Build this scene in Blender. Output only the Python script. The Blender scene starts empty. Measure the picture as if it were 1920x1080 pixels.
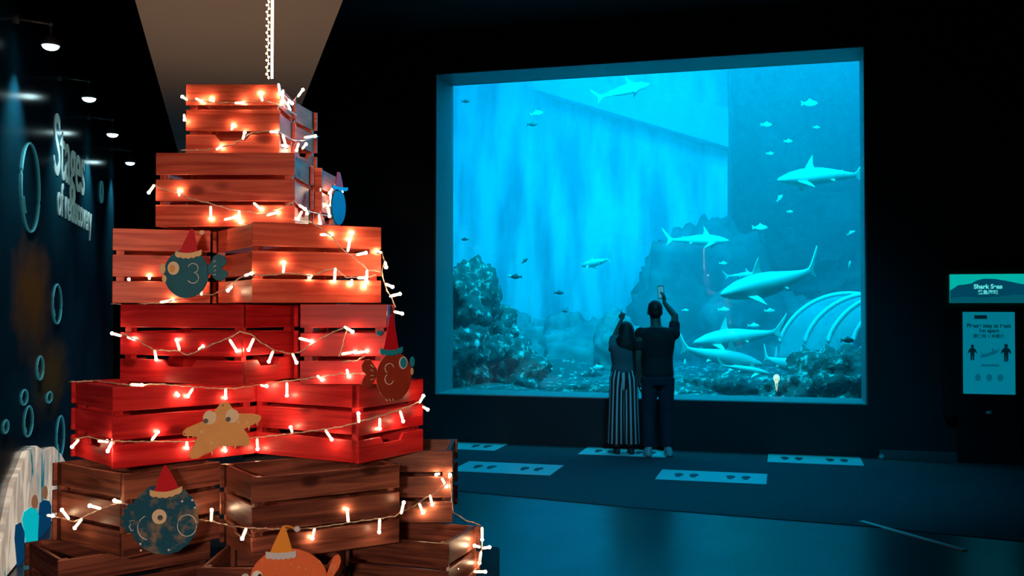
import bpy, bmesh, math, random
from mathutils import Vector, Matrix, noise
from math import sin, cos, pi, radians, sqrt

random.seed(7)
sc = bpy.context.scene
col = sc.collection
R = radians

# ------------------------------------------------------------------ camera
FOC = 1870.0
PITCH = math.atan(35.0 / FOC)
CAMZ = 1.70
cam_d = bpy.data.cameras.new('camera')
cam_d.sensor_width = 36.0
cam_d.lens = FOC / 1920 * 36
cam_d.clip_end = 200
cam = bpy.data.objects.new('camera', cam_d)
cam.location = (0, 0, CAMZ)
cam.rotation_euler = (R(90) + PITCH, 0, 0)
col.objects.link(cam)
sc.camera = cam

# ------------------------------------------------------------------ world and colour management
w = bpy.data.worlds.new('world')
sc.world = w
w.use_nodes = True
w.node_tree.nodes['Background'].inputs[0].default_value = (0.0, 0.25, 0.4, 1)
w.node_tree.nodes['Background'].inputs[1].default_value = 0.002
sc.view_settings.view_transform = 'Standard'
sc.view_settings.look = 'None'
sc.view_settings.exposure = 0.0
sc.view_settings.gamma = 1.0
sc.view_settings.use_curve_mapping = False
sc.cycles.use_denoising = True
sc.cycles.max_bounces = 8
sc.cycles.diffuse_bounces = 3
sc.cycles.glossy_bounces = 3
sc.cycles.transmission_bounces = 6
sc.cycles.transparent_max_bounces = 12
sc.cycles.volume_bounces = 0
sc.cycles.sample_clamp_indirect = 4.0
sc.cycles.caustics_reflective = False
sc.cycles.caustics_refractive = False

# frame of the tank wall: s runs along it to the right, t into the tank
P0 = Vector((-0.977, 12.6, 0))
WD = Vector((0.9645, -0.2639, 0)).normalized()
ND = Vector((0.2639, 0.9645, 0)).normalized()
WANG = math.atan2(WD.y, WD.x)

def tw(s, t, z):
    v = P0 + WD * s + ND * t
    return Vector((v.x, v.y, z))

def area(name, loc, target, sx, sy, power, color, spread=180):
    l = bpy.data.lights.new(name, 'AREA')
    l.shape = 'RECTANGLE'; l.size = sx; l.size_y = sy
    l.energy = power; l.color = color; l.spread = R(spread)
    o = bpy.data.objects.new(name, l)
    o.location = loc
    d = (Vector(target) - Vector(loc)).normalized()
    o.rotation_euler = d.to_track_quat('-Z', 'Y').to_euler()
    col.objects.link(o)
    return o

def spot(name, loc, target, power, color, angle=60, blend=0.6, radius=0.05):
    l = bpy.data.lights.new(name, 'SPOT')
    l.energy = power; l.color = color; l.spot_size = R(angle); l.spot_blend = blend
    l.shadow_soft_size = radius
    o = bpy.data.objects.new(name, l)
    o.location = loc
    d = (Vector(target) - Vector(loc)).normalized()
    o.rotation_euler = d.to_track_quat('-Z', 'Y').to_euler()
    col.objects.link(o)
    return o

CY = (0.0, 0.50, 1.0)
# tank lamps above the water (out of sight over the top of the window); the two front fills are added
area('tank_lamp_far', tw(-1.5, 4.2, 8.1), tw(-1.0, 10.0, 1.2), 8.0, 2.0, 860, CY, 100)
area('tank_lamp_middle', tw(2.5, 3.0, 7.9), tw(2.5, 3.0, 0), 6.0, 2.2, 430, CY)
area('tank_lamp_right', tw(6.5, 5.5, 7.9), tw(6.5, 5.5, 0), 3.5, 3.0, 540, CY)
area('tank_front_fill', tw(2.8, 1.1, 7.9), tw(3.4, 4.2, 1.0), 6.5, 0.8, 700, (0.0, 0.74, 1.0), 120)  # unseen front fill added to brighten sharks and rocks
area('tank_front_fill_low', tw(3.2, 0.95, 5.5), tw(3.4, 3.6, 2.2), 4.6, 0.3, 240, (0.0, 0.80, 1.0), 130)  # lower front fill added so the shark fins stand out
# warm show spots of the hall on the crate tree, low on the left
spot('tree_spot_low', (-1.75, 0.7, 0.35), (-0.85, 3.1, 1.75), 980, (1.0, 0.66, 0.42), 56, 0.5, 0.05)
spot('tree_spot_front', (-0.3, -0.8, 1.9), (-0.75, 3.0, 1.35), 240, (1.0, 0.70, 0.52), 34, 0.6, 0.08)
# unseen blue fills added for the upper crate sides and the mats
spot('blue_side_fill', (3.9, 4.5, 3.1), (-0.70, 3.5, 2.32), 1500, (0.0, 0.46, 1.0), 13, 0.6, 0.1)
spot('soffit_fill', (-1.30, 4.25, 1.0), (-1.35, 4.7, 3.0), 44, (1.0, 0.58, 0.34), 100, 1.0, 0.05)  # warm fill added behind the tree to brighten the soffit
spot('mat_fill', (1.4, 7.0, 4.9), (1.4, 10.6, 0.0), 520, (0.0, 0.60, 1.0), 80, 0.9, 0.3)

# ------------------------------------------------------------------ pixel helpers (1920 x 1080 frame)
def ray(px, py):
    x = (px - 960) / FOC; y = (540 - py) / FOC
    return Vector((x, cos(PITCH) - y * sin(PITCH), sin(PITCH) + y * cos(PITCH)))

CAM = Vector((0, 0, CAMZ))
def at_y(px, py, Y):
    d = ray(px, py); return CAM + d * (Y / d.y)
def at_floor(px, py, z=0.0):
    d = ray(px, py); return CAM + d * ((z - CAMZ) / d.z)
def at_tank(px, py, t):
    d = ray(px, py); k = (P0 + ND * t - Vector((0, 0, 0))).dot(ND) / d.dot(ND)
    return CAM + d * k

# ------------------------------------------------------------------ materials
MATS = {}
def nodes_of(name):
    m = bpy.data.materials.new(name); m.use_nodes = True
    MATS[name] = m
    nt = m.node_tree
    return m, nt, nt.nodes['Principled BSDF']

def plain(name, c, rough=0.6, metal=0.0, emis=None, es=0.0, spec=0.5, var=0.0, scale=8.0, bump=0.0):
    m, nt, b = nodes_of(name)
    b.inputs['Base Color'].default_value = (*c, 1)
    b.inputs['Roughness'].default_value = rough
    b.inputs['Metallic'].default_value = metal
    b.inputs['Specular IOR Level'].default_value = spec
    if emis:
        b.inputs['Emission Color'].default_value = (*emis, 1)
        b.inputs['Emission Strength'].default_value = es
    if var or bump:
        tc = nt.nodes.new('ShaderNodeTexCoord')
        n = nt.nodes.new('ShaderNodeTexNoise'); n.inputs['Scale'].default_value = scale
        n.inputs['Detail'].default_value = 6
        nt.links.new(tc.outputs['Object'], n.inputs['Vector'])
        if var:
            mx = nt.nodes.new('ShaderNodeMix'); mx.data_type = 'RGBA'
            mx.inputs[6].default_value = (*[v * (1 - var) for v in c], 1)
            mx.inputs[7].default_value = (*[min(1, v * (1 + var)) for v in c], 1)
            nt.links.new(n.outputs['Fac'], mx.inputs[0])
            nt.links.new(mx.outputs[2], b.inputs['Base Color'])
        if bump:
            bp = nt.nodes.new('ShaderNodeBump'); bp.inputs['Strength'].default_value = bump
            bp.inputs['Distance'].default_value = 0.02
            nt.links.new(n.outputs['Fac'], bp.inputs['Height'])
            nt.links.new(bp.outputs[0], b.inputs['Normal'])
    return m

def wood(name, c1, c2, knot, rough=0.42):
    m, nt, b = nodes_of(name)
    N = nt.nodes; L = nt.links
    tc = N.new('ShaderNodeTexCoord'); oi = N.new('ShaderNodeObjectInfo')
    mul = N.new('ShaderNodeMath'); mul.operation = 'MULTIPLY'; mul.inputs[1].default_value = 37.0
    L.new(oi.outputs['Random'], mul.inputs[0])
    cmb = N.new('ShaderNodeCombineXYZ')
    for i in range(3): L.new(mul.outputs[0], cmb.inputs[i])
    add = N.new('ShaderNodeVectorMath'); add.operation = 'ADD'
    L.new(tc.outputs['Object'], add.inputs[0]); L.new(cmb.outputs[0], add.inputs[1])
    mp = N.new('ShaderNodeMapping'); mp.inputs['Scale'].default_value = (1.6, 26, 26)
    L.new(add.outputs[0], mp.inputs['Vector'])
    n1 = N.new('ShaderNodeTexNoise'); n1.inputs['Scale'].default_value = 1.6; n1.inputs['Detail'].default_value = 7
    n1.inputs['Distortion'].default_value = 0.9
    L.new(mp.outputs[0], n1.inputs['Vector'])
    cr = N.new('ShaderNodeValToRGB')
    cr.color_ramp.elements[0].position = 0.36; cr.color_ramp.elements[0].color = (*c1, 1)
    cr.color_ramp.elements[1].position = 0.62; cr.color_ramp.elements[1].color = (*c2, 1)
    L.new(n1.outputs['Fac'], cr.inputs[0])
    mp2 = N.new('ShaderNodeMapping'); mp2.inputs['Scale'].default_value = (5, 9, 9)
    L.new(add.outputs[0], mp2.inputs['Vector'])
    vo = N.new('ShaderNodeTexVoronoi'); vo.inputs['Scale'].default_value = 1.0
    L.new(mp2.outputs[0], vo.inputs['Vector'])
    mr = N.new('ShaderNodeMapRange'); mr.inputs['From Min'].default_value = 0.10; mr.inputs['From Max'].default_value = 0.20
    mr.inputs['To Min'].default_value = 0.85; mr.inputs['To Max'].default_value = 0.0
    L.new(vo.outputs['Distance'], mr.inputs['Value'])
    mx = N.new('ShaderNodeMix'); mx.data_type = 'RGBA'; mx.inputs[7].default_value = (*knot, 1)
    L.new(mr.outputs[0], mx.inputs[0]); L.new(cr.outputs[0], mx.inputs[6])
    # each slat a little lighter or darker
    hs = N.new('ShaderNodeHueSaturation')
    mr2 = N.new('ShaderNodeMapRange'); mr2.inputs['To Min'].default_value = 0.82; mr2.inputs['To Max'].default_value = 1.15
    L.new(oi.outputs['Random'], mr2.inputs['Value']); L.new(mr2.outputs[0], hs.inputs['Value'])
    L.new(mx.outputs[2], hs.inputs['Color'])
    L.new(hs.outputs[0], b.inputs['Base Color'])
    b.inputs['Roughness'].default_value = rough
    b.inputs['Specular IOR Level'].default_value = 0.22
    bp = N.new('ShaderNodeBump'); bp.inputs['Strength'].default_value = 0.25; bp.inputs['Distance'].default_value = 0.002
    L.new(n1.outputs['Fac'], bp.inputs['Height']); L.new(bp.outputs[0], b.inputs['Normal'])
    return m

wood('orange_wood', (0.50, 0.055, 0.032), (0.78, 0.145, 0.082), (0.20, 0.02, 0.012))
wood('red_wood', (0.42, 0.007, 0.012), (0.66, 0.028, 0.030), (0.16, 0.004, 0.005))
wood('brown_wood', (0.085, 0.024, 0.017), (0.25, 0.080, 0.050), (0.03, 0.010, 0.008), 0.36)

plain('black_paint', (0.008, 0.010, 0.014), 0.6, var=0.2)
plain('wall_paint', (0.010, 0.014, 0.020), 0.75, var=0.25, scale=1.5, bump=0.05)
plain('ceiling_paint', (0.006, 0.007, 0.010), 0.9, var=0.2)
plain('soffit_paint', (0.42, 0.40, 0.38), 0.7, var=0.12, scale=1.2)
plain('reveal_paint', (0.24, 0.25, 0.27), 0.5, var=0.1)
plain('carpet', (0.065, 0.072, 0.085), 0.95, var=0.35, scale=60, bump=0.4, spec=0.1)
plain('metal_strip', (0.35, 0.38, 0.42), 0.35, 0.9)
plain('mat_white', (0.62, 0.64, 0.66), 0.55, var=0.06)
plain('print_dark', (0.035, 0.06, 0.08), 0.6)
plain('pale_strip', (0.75, 0.75, 0.72), 0.5)
plain('dark_metal', (0.05, 0.05, 0.055), 0.35, 0.8)
plain('steel', (0.55, 0.56, 0.58), 0.5, 0.5)
plain('lamp_lens', (1, 1, 1), 0.4, emis=(0.62, 0.95, 1.0), es=5.0)
plain('wire', (0.75, 0.50, 0.38), 0.4, var=0.1)
plain('bulb_glow', (1, 0.9, 0.8), 0.3, emis=(1.0, 0.64, 0.36), es=125.0)
plain('sleeve_glow', (0.95, 0.9, 0.85), 0.3, emis=(1.0, 0.68, 0.48), es=1.6)
plain('tube_glow', (1, 0.9, 0.8), 0.3, emis=(1.0, 0.66, 0.40), es=24.0)
plain('teal_print', (0.006, 0.125, 0.185), 0.45, var=0.35, scale=25, spec=0.15)
plain('brick_print', (0.36, 0.045, 0.022), 0.45, var=0.3, scale=25, spec=0.15)
plain('orange_print', (0.85, 0.175, 0.060), 0.5, var=0.12, scale=25, spec=0.15)
plain('yellow_print', (0.90, 0.43, 0.14), 0.5, var=0.15, scale=25, spec=0.15)
plain('hat_red', (0.62, 0.010, 0.022), 0.5, var=0.1, spec=0.15)
plain('hat_orange', (0.90, 0.33, 0.04), 0.5, var=0.1, spec=0.15)
plain('trim_cream', (0.85, 0.55, 0.26), 0.5)
plain('trim_white', (0.66, 0.66, 0.70), 0.5)
plain('trim_blue', (0.02, 0.33, 0.46), 0.5, spec=0.15)
plain('line_white', (0.85, 0.82, 0.78), 0.5)
plain('eye_cream', (0.86, 0.66, 0.42), 0.5)
plain('eye_white', (0.88, 0.88, 0.85), 0.5)
plain('pupil', (0.02, 0.01, 0.01), 0.4)
plain('skin', (0.13, 0.085, 0.065), 0.55)
plain('hair', (0.008, 0.007, 0.008), 0.6)
plain('shirt_black', (0.008, 0.009, 0.012), 0.85, var=0.2)
plain('jeans', (0.010, 0.018, 0.035), 0.85, var=0.2)
plain('blouse', (0.06, 0.11, 0.13), 0.85, var=0.15)
plain('shoe_white', (0.45, 0.47, 0.50), 0.6)
plain('shoe_dark', (0.02, 0.02, 0.025), 0.6)
plain('phone_body', (0.01, 0.01, 0.012), 0.3)
plain('phone_screen', (0.02, 0.1, 0.12), 0.2, emis=(0.05, 0.55, 0.75), es=0.5)
plain('shark_skin', (0.50, 0.60, 0.60), 0.5, var=0.12, scale=3)
plain('pale_fish', (0.62, 0.70, 0.70), 0.5)
plain('dark_fish', (0.03, 0.05, 0.06), 0.5)
plain('jelly', (0.9, 0.8, 0.6), 0.4, emis=(1.0, 0.9, 0.65), es=0.8)
plain('tunnel_rib', (0.45, 0.62, 0.66), 0.5)
plain('sand', (0.22, 0.30, 0.30), 0.9, var=0.5, scale=3, bump=0.5)

def floor_mat():
    m, nt, b = nodes_of('floor_gloss')
    N = nt.nodes; L = nt.links
    tc = N.new('ShaderNodeTexCoord'); n = N.new('ShaderNodeTexNoise'); n.inputs['Scale'].default_value = 1.3
    n.inputs['Detail'].default_value = 5
    L.new(tc.outputs['Object'], n.inputs['Vector'])
    cr = N.new('ShaderNodeValToRGB')
    cr.color_ramp.elements[0].color = (0.020, 0.022, 0.026, 1); cr.color_ramp.elements[1].color = (0.040, 0.044, 0.050, 1)
    L.new(n.outputs['Fac'], cr.inputs[0]); L.new(cr.outputs[0], b.inputs['Base Color'])
    mr = N.new('ShaderNodeMapRange'); mr.inputs['To Min'].default_value = 0.24; mr.inputs['To Max'].default_value = 0.36
    L.new(n.outputs['Fac'], mr.inputs['Value']); L.new(mr.outputs[0], b.inputs['Roughness'])
    b.inputs['Specular IOR Level'].default_value = 0.55
floor_mat()

def rock_mat(name, dark, light, scale, lo=0.56, hi=0.68):
    m, nt, b = nodes_of(name)
    N = nt.nodes; L = nt.links
    tc = N.new('ShaderNodeTexCoord')
    n = N.new('ShaderNodeTexNoise'); n.inputs['Scale'].default_value = scale; n.inputs['Detail'].default_value = 8
    n.inputs['Roughness'].default_value = 0.65
    L.new(tc.outputs['Object'], n.inputs['Vector'])
    cr = N.new('ShaderNodeValToRGB')
    cr.color_ramp.elements[0].position = lo; cr.color_ramp.elements[0].color = (*dark, 1)
    cr.color_ramp.elements[1].position = hi; cr.color_ramp.elements[1].color = (*light, 1)
    L.new(n.outputs['Fac'], cr.inputs[0]); L.new(cr.outputs[0], b.inputs['Base Color'])
    b.inputs['Roughness'].default_value = 0.9
    bp = N.new('ShaderNodeBump'); bp.inputs['Strength'].default_value = 0.7; bp.inputs['Distance'].default_value = 0.06
    L.new(n.outputs['Fac'], bp.inputs['Height']); L.new(bp.outputs[0], b.inputs['Normal'])
rock_mat('reef_rock', (0.045, 0.075, 0.080), (0.50, 0.62, 0.60), 9.0, 0.54, 0.66)
rock_mat('blue_print', (0.008, 0.120, 0.205), (0.42, 0.28, 0.15), 16.0, 0.50, 0.66)  # tan patches paint glitter highlights into the print colour
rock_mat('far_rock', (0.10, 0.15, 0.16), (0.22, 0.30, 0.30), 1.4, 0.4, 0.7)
plain('dark_band', (0.28, 0.38, 0.44), 0.9, var=0.3, scale=1.5)
XZ_ = Matrix(((1, 0, 0, 0), (0, 0, 1, 0), (0, 1, 0, 0), (0, 0, 0, 1)))
rock_mat('rock_face', (0.05, 0.085, 0.095), (0.22, 0.30, 0.30), 0.9, 0.45, 0.72)

def tank_wall_mat():
    m, nt, b = nodes_of('tank_wall')
    N = nt.nodes; L = nt.links
    tc = N.new('ShaderNodeTexCoord'); mp = N.new('ShaderNodeMapping'); mp.inputs['Scale'].default_value = (1.5, 1.5, 0.28)
    L.new(tc.outputs['Object'], mp.inputs['Vector'])
    n = N.new('ShaderNodeTexNoise'); n.inputs['Scale'].default_value = 1.3; n.inputs['Detail'].default_value = 6
    L.new(mp.outputs[0], n.inputs['Vector'])
    cr = N.new('ShaderNodeValToRGB')
    cr.color_ramp.elements[0].position = 0.36; cr.color_ramp.elements[0].color = (0.16, 0.27, 0.35, 1)
    cr.color_ramp.elements[1].position = 0.60; cr.color_ramp.elements[1].color = (0.5, 0.66, 0.72, 1)
    L.new(n.outputs['Fac'], cr.inputs[0]); L.new(cr.outputs[0], b.inputs['Base Color'])
    b.inputs['Roughness'].default_value = 0.9
tank_wall_mat()

def water_mat():
    m = bpy.data.materials.new('water'); m.use_nodes = True; MATS['water'] = m
    nt = m.node_tree; nt.nodes.clear()
    o = nt.nodes.new('ShaderNodeOutputMaterial')
    s = nt.nodes.new('ShaderNodeVolumeScatter'); s.inputs['Color'].default_value = (0.05, 0.82, 1.0, 1)
    s.inputs['Density'].default_value = 0.068; s.inputs['Anisotropy'].default_value = 0.25
    a = nt.nodes.new('ShaderNodeVolumeAbsorption'); a.inputs['Color'].default_value = (0.0, 0.98, 1.0, 1)
    a.inputs['Density'].default_value = 0.45
    ad = nt.nodes.new('ShaderNodeAddShader')
    nt.links.new(s.outputs[0], ad.inputs[0]); nt.links.new(a.outputs[0], ad.inputs[1])
    nt.links.new(ad.outputs[0], o.inputs['Volume'])
water_mat()

def clear_mat(name, tint, gloss_rough, fac_scale, milky=None, milk=0.0):
    m = bpy.data.materials.new(name); m.use_nodes = True; MATS[name] = m
    nt = m.node_tree; nt.nodes.clear()
    N = nt.nodes; L = nt.links
    o = N.new('ShaderNodeOutputMaterial')
    t = N.new('ShaderNodeBsdfTransparent'); t.inputs[0].default_value = (*tint, 1)
    g = N.new('ShaderNodeBsdfGlossy'); g.inputs['Roughness'].default_value = gloss_rough
    f = N.new('ShaderNodeFresnel'); f.inputs[0].default_value = 1.33
    mu = N.new('ShaderNodeMath'); mu.operation = 'MULTIPLY'; mu.inputs[1].default_value = fac_scale
    L.new(f.outputs[0], mu.inputs[0])
    mx = N.new('ShaderNodeMixShader'); L.new(mu.outputs[0], mx.inputs[0]); L.new(t.outputs[0], mx.inputs[1]); L.new(g.outputs[0], mx.inputs[2])
    last = mx
    if milky:
        d = N.new('ShaderNodeBsdfDiffuse'); d.inputs[0].default_value = (*milky, 1)
        m2 = N.new('ShaderNodeMixShader'); m2.inputs[0].default_value = milk
        L.new(mx.outputs[0], m2.inputs[1]); L.new(d.outputs[0], m2.inputs[2]); last = m2
    L.new(last.outputs[0], o.inputs['Surface'])
clear_mat('acrylic', (0.96, 0.99, 1.0), 0.02, 0.4)
clear_mat('tunnel_acrylic', (0.9, 0.97, 1.0), 0.05, 0.8, (0.5, 0.7, 0.75), 0.30)

# ------------------------------------------------------------------ mesh helpers
def tag(o, label=None, cat=None, group=None, kind=None):
    if label: o['label'] = label
    if cat: o['category'] = cat
    if group: o['group'] = group
    if kind: o['kind'] = kind
    return o

def link(name, me, mat=None, parent=None):
    o = bpy.data.objects.new(name, me)
    if mat: me.materials.append(MATS[mat])
    col.objects.link(o)
    if parent is not None: o.parent = parent
    return o

def obj(name, bm, mat, parent=None, smooth=False, bevel=0.0, segs=1):
    me = bpy.data.meshes.new(name)
    bmesh.ops.recalc_face_normals(bm, faces=bm.faces)
    bm.to_mesh(me); bm.free()
    if smooth:
        for p in me.polygons: p.use_smooth = True
    o = link(name, me, mat, parent)
    if bevel:
        b = o.modifiers.new('bevel', 'BEVEL'); b.width = bevel; b.segments = segs; b.limit_method = 'ANGLE'
    return o

def empty(name, loc=(0, 0, 0), rz=0.0, parent=None):
    o = bpy.data.objects.new(name, None)
    o.location = loc; o.rotation_euler = (0, 0, rz)
    o.empty_display_size = 0.1
    col.objects.link(o)
    if parent is not None: o.parent = parent
    return o

def add_box(bm, lo, hi, M=None):
    vs = []
    for x in (lo[0], hi[0]):
        for y in (lo[1], hi[1]):
            for z in (lo[2], hi[2]):
                v = Vector((x, y, z))
                vs.append(bm.verts.new(M @ v if M else v))
    for f in ((0, 1, 3, 2), (4, 6, 7, 5), (0, 4, 5, 1), (2, 3, 7, 6), (0, 2, 6, 4), (1, 5, 7, 3)):
        bm.faces.new([vs[i] for i in f])

def add_prism(bm, pts, M, d0, d1):
    """outline pts (u,v) in plane of matrix M (x,y = u,v), from depth d0 to d1 along its z"""
    a = [bm.verts.new(M @ Vector((u, v, d0))) for u, v in pts]
    b = [bm.verts.new(M @ Vector((u, v, d1))) for u, v in pts]
    n = len(pts)
    bm.faces.new(a[::-1]); bm.faces.new(b)
    for i in range(n):
        bm.faces.new([a[i], a[(i + 1) % n], b[(i + 1) % n], b[i]])

def frame_for(d):
    d = d.normalized()
    up = Vector((0, 0, 1)) if abs(d.z) < 0.95 else Vector((1, 0, 0))
    a = d.cross(up).normalized(); b = a.cross(d).normalized()
    return a, b

def add_tube(bm, pts, rad, n=6, cap=True):
    rings = []
    pts = [Vector(p) for p in pts]
    for i, p in enumerate(pts):
        d = (pts[min(i + 1, len(pts) - 1)] - pts[max(i - 1, 0)])
        if d.length < 1e-9: d = Vector((0, 0, 1))
        a, b = frame_for(d)
        r = rad[i] if isinstance(rad, (list, tuple)) else rad
        rings.append([bm.verts.new(p + a * r * cos(2 * pi * k / n) + b * r * sin(2 * pi * k / n)) for k in range(n)])
    for i in range(len(rings) - 1):
        for k in range(n):
            bm.faces.new([rings[i][k], rings[i][(k + 1) % n], rings[i + 1][(k + 1) % n], rings[i + 1][k]])
    if cap:
        bm.faces.new(rings[0][::-1]); bm.faces.new(rings[-1])

def add_loft(bm, stations, n=20, uv=None):
    """stations: (centre, rx, ry) ellipses, horizontal unless axes given as 4th item (ax, ay)"""
    rings = []
    for st in stations:
        c, rx, ry = Vector(st[0]), st[1], st[2]
        ax, ay = st[3] if len(st) > 3 else (Vector((1, 0, 0)), Vector((0, 1, 0)))
        rings.append([bm.verts.new(c + ax * rx * cos(2 * pi * k / n) + ay * ry * sin(2 * pi * k / n)) for k in range(n)])
    lay = bm.loops.layers.uv.verify() if uv else None
    for i in range(len(rings) - 1):
        for k in range(n):
            f = bm.faces.new([rings[i][k], rings[i][(k + 1) % n], rings[i + 1][(k + 1) % n], rings[i + 1][k]])
            if uv:
                us = [k / n, (k + 1) / n, (k + 1) / n, k / n]; vs = [i, i, i + 1, i + 1]
                for lp, u, v in zip(f.loops, us, vs): lp[lay].uv = (u, v / len(rings))
    bm.faces.new(rings[0][::-1]); bm.faces.new(rings[-1])

def add_ball(bm, c, r, seg=12, M=None):
    c = Vector(c)
    rr = r if isinstance(r, (tuple, list)) else (r, r, r)
    m = Matrix.Translation(c) @ (M if M else Matrix.Identity(4)) @ Matrix.Diagonal((*rr, 1))
    bmesh.ops.create_uvsphere(bm, u_segments=seg, v_segments=max(6, seg // 2 + 2), radius=1, matrix=m)

# ================================================================== THE SETTING
fz = bmesh.new(); add_box(fz, (-8, -6, -0.1), (12, 16, 0))
tag(obj('floor', fz, 'floor_gloss'), kind='structure')
cl = bmesh.new()
ca, cb_ = tw(-7.5, -0.01, 0), tw(10.5, -0.01, 0)
add_prism(cl, [(-8, -6), (11.2, -6), (cb_.x, cb_.y), (ca.x, ca.y)], Matrix.Identity(4), 5.2, 5.35)
# the ceiling stops at the tank wall
tag(obj('ceiling', cl, 'ceiling_paint'), kind='structure')

MT = Matrix.Translation(P0) @ Matrix.Rotation(WANG, 4, 'Z')      # x = s, y = t, z = z
S1 = 5.16; ZB = 0.588; ZT = 4.66; TD = 0.67
wb = bmesh.new()
add_box(wb, (-7, 0, 0), (0, TD, 8.6), MT)
add_box(wb, (S1, 0, 0), (10, TD, 8.6), MT)
add_box(wb, (0, 0, ZT), (S1, TD, 8.6), MT)
add_box(wb, (0, 0, 0), (S1, TD, ZB), MT)
tag(obj('wall_back', wb, 'wall_paint'), kind='structure')

# picture window: lined reveal and thick acrylic pane
win = empty('window_1', tw(0, 0, 0), WANG); tag(win, kind='structure')
def win_box(name, lo, hi, mat):
    b = bmesh.new(); add_box(b, lo, hi); return obj(name, b, mat, win, bevel=0.004)
e = 0.02
win_box('reveal_lining', (0, 0.0, ZB), (e, TD, ZT), 'reveal_paint')
win_box('reveal_lining', (S1 - e, 0.0, ZB), (S1, TD, ZT), 'reveal_paint')
win_box('reveal_lining', (e, 0.0, ZT - e), (S1 - e, TD, ZT), 'reveal_paint')
win_box('sill', (e, 0.0, ZB), (S1 - e, TD, ZB + e), 'reveal_paint')
win_box('pane', (e, TD - 0.06, ZB + e), (S1 - e, TD - 0.01, ZT - e), 'acrylic')

bb = bmesh.new(); add_box(bb, (S1 + 0.12, -0.03, 0), (10, 0, 0.10), MT)
tag(obj('baseboard_back', bb, 'metal_strip', bevel=0.004), kind='structure')

# left mural wall runs away from the camera
U = Vector((-0.2738, 0.9618, 0)); NU = Vector((0.9618, 0.2738, 0))
M0 = Vector((-3.75, 8.22, 0))
MW = Matrix(((U.x, -NU.x, 0, M0.x), (U.y, -NU.y, 0, M0.y), (0, 0, 1, 0), (0, 0, 0, 1)))  # x along wall, y into the wall
def on_mural(px, py):
    d = ray(px, py); k = (M0.dot(NU)) / d.dot(NU); p = CAM + d * k
    return (p - M0).dot(U), p.z

def mural_mat():
    m, nt, b = nodes_of('mural_print')
    N = nt.nodes; L = nt.links
    tc = N.new('ShaderNodeTexCoord')
    sep = N.new('ShaderNodeSeparateXYZ'); L.new(tc.outputs['Object'], sep.inputs[0])
    n = N.new('ShaderNodeTexNoise'); n.inputs['Scale'].default_value = 0.8; n.inputs['Detail'].default_value = 4
    L.new(tc.outputs['Object'], n.inputs['Vector'])
    cr = N.new('ShaderNodeValToRGB')
    cr.color_ramp.elements[0].position = 0.35; cr.color_ramp.elements[0].color = (0.004, 0.045, 0.085, 1)
    cr.color_ramp.elements[1].position = 0.7; cr.color_ramp.elements[1].color = (0.012, 0.14, 0.19, 1)
    L.new(n.outputs['Fac'], cr.inputs[0])
    last = cr.outputs[0]
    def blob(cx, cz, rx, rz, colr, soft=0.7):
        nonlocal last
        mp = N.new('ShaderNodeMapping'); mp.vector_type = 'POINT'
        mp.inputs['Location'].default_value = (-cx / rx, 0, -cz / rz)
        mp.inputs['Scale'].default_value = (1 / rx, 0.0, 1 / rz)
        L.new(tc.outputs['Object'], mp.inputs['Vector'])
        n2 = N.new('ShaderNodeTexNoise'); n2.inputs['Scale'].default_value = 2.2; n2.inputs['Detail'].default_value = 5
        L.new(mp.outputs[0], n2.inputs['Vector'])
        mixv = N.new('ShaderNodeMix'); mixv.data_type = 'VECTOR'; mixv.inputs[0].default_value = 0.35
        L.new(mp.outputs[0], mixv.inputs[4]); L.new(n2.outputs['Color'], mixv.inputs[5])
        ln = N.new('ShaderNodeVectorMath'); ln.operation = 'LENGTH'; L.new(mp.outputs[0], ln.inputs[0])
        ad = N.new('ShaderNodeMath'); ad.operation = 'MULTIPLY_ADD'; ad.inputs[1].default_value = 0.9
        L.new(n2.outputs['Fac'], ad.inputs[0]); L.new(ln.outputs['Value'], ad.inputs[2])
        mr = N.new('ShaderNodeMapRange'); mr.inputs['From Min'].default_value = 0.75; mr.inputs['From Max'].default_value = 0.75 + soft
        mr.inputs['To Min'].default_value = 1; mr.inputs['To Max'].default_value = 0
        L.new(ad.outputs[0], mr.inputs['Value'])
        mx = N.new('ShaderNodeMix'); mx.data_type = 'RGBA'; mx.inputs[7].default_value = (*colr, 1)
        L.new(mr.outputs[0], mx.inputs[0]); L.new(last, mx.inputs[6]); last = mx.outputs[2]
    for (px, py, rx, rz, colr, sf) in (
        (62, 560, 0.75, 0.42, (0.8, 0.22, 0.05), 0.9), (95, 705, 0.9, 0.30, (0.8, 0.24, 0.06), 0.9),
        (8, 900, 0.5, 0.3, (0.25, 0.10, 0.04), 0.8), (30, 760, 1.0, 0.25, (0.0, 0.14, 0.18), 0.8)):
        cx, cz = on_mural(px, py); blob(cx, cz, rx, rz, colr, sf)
    L.new(last, b.inputs['Base Color'])
    b.inputs['Roughness'].default_value = 0.16
    b.inputs['Specular IOR Level'].default_value = 0.6
mural_mat()
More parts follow.
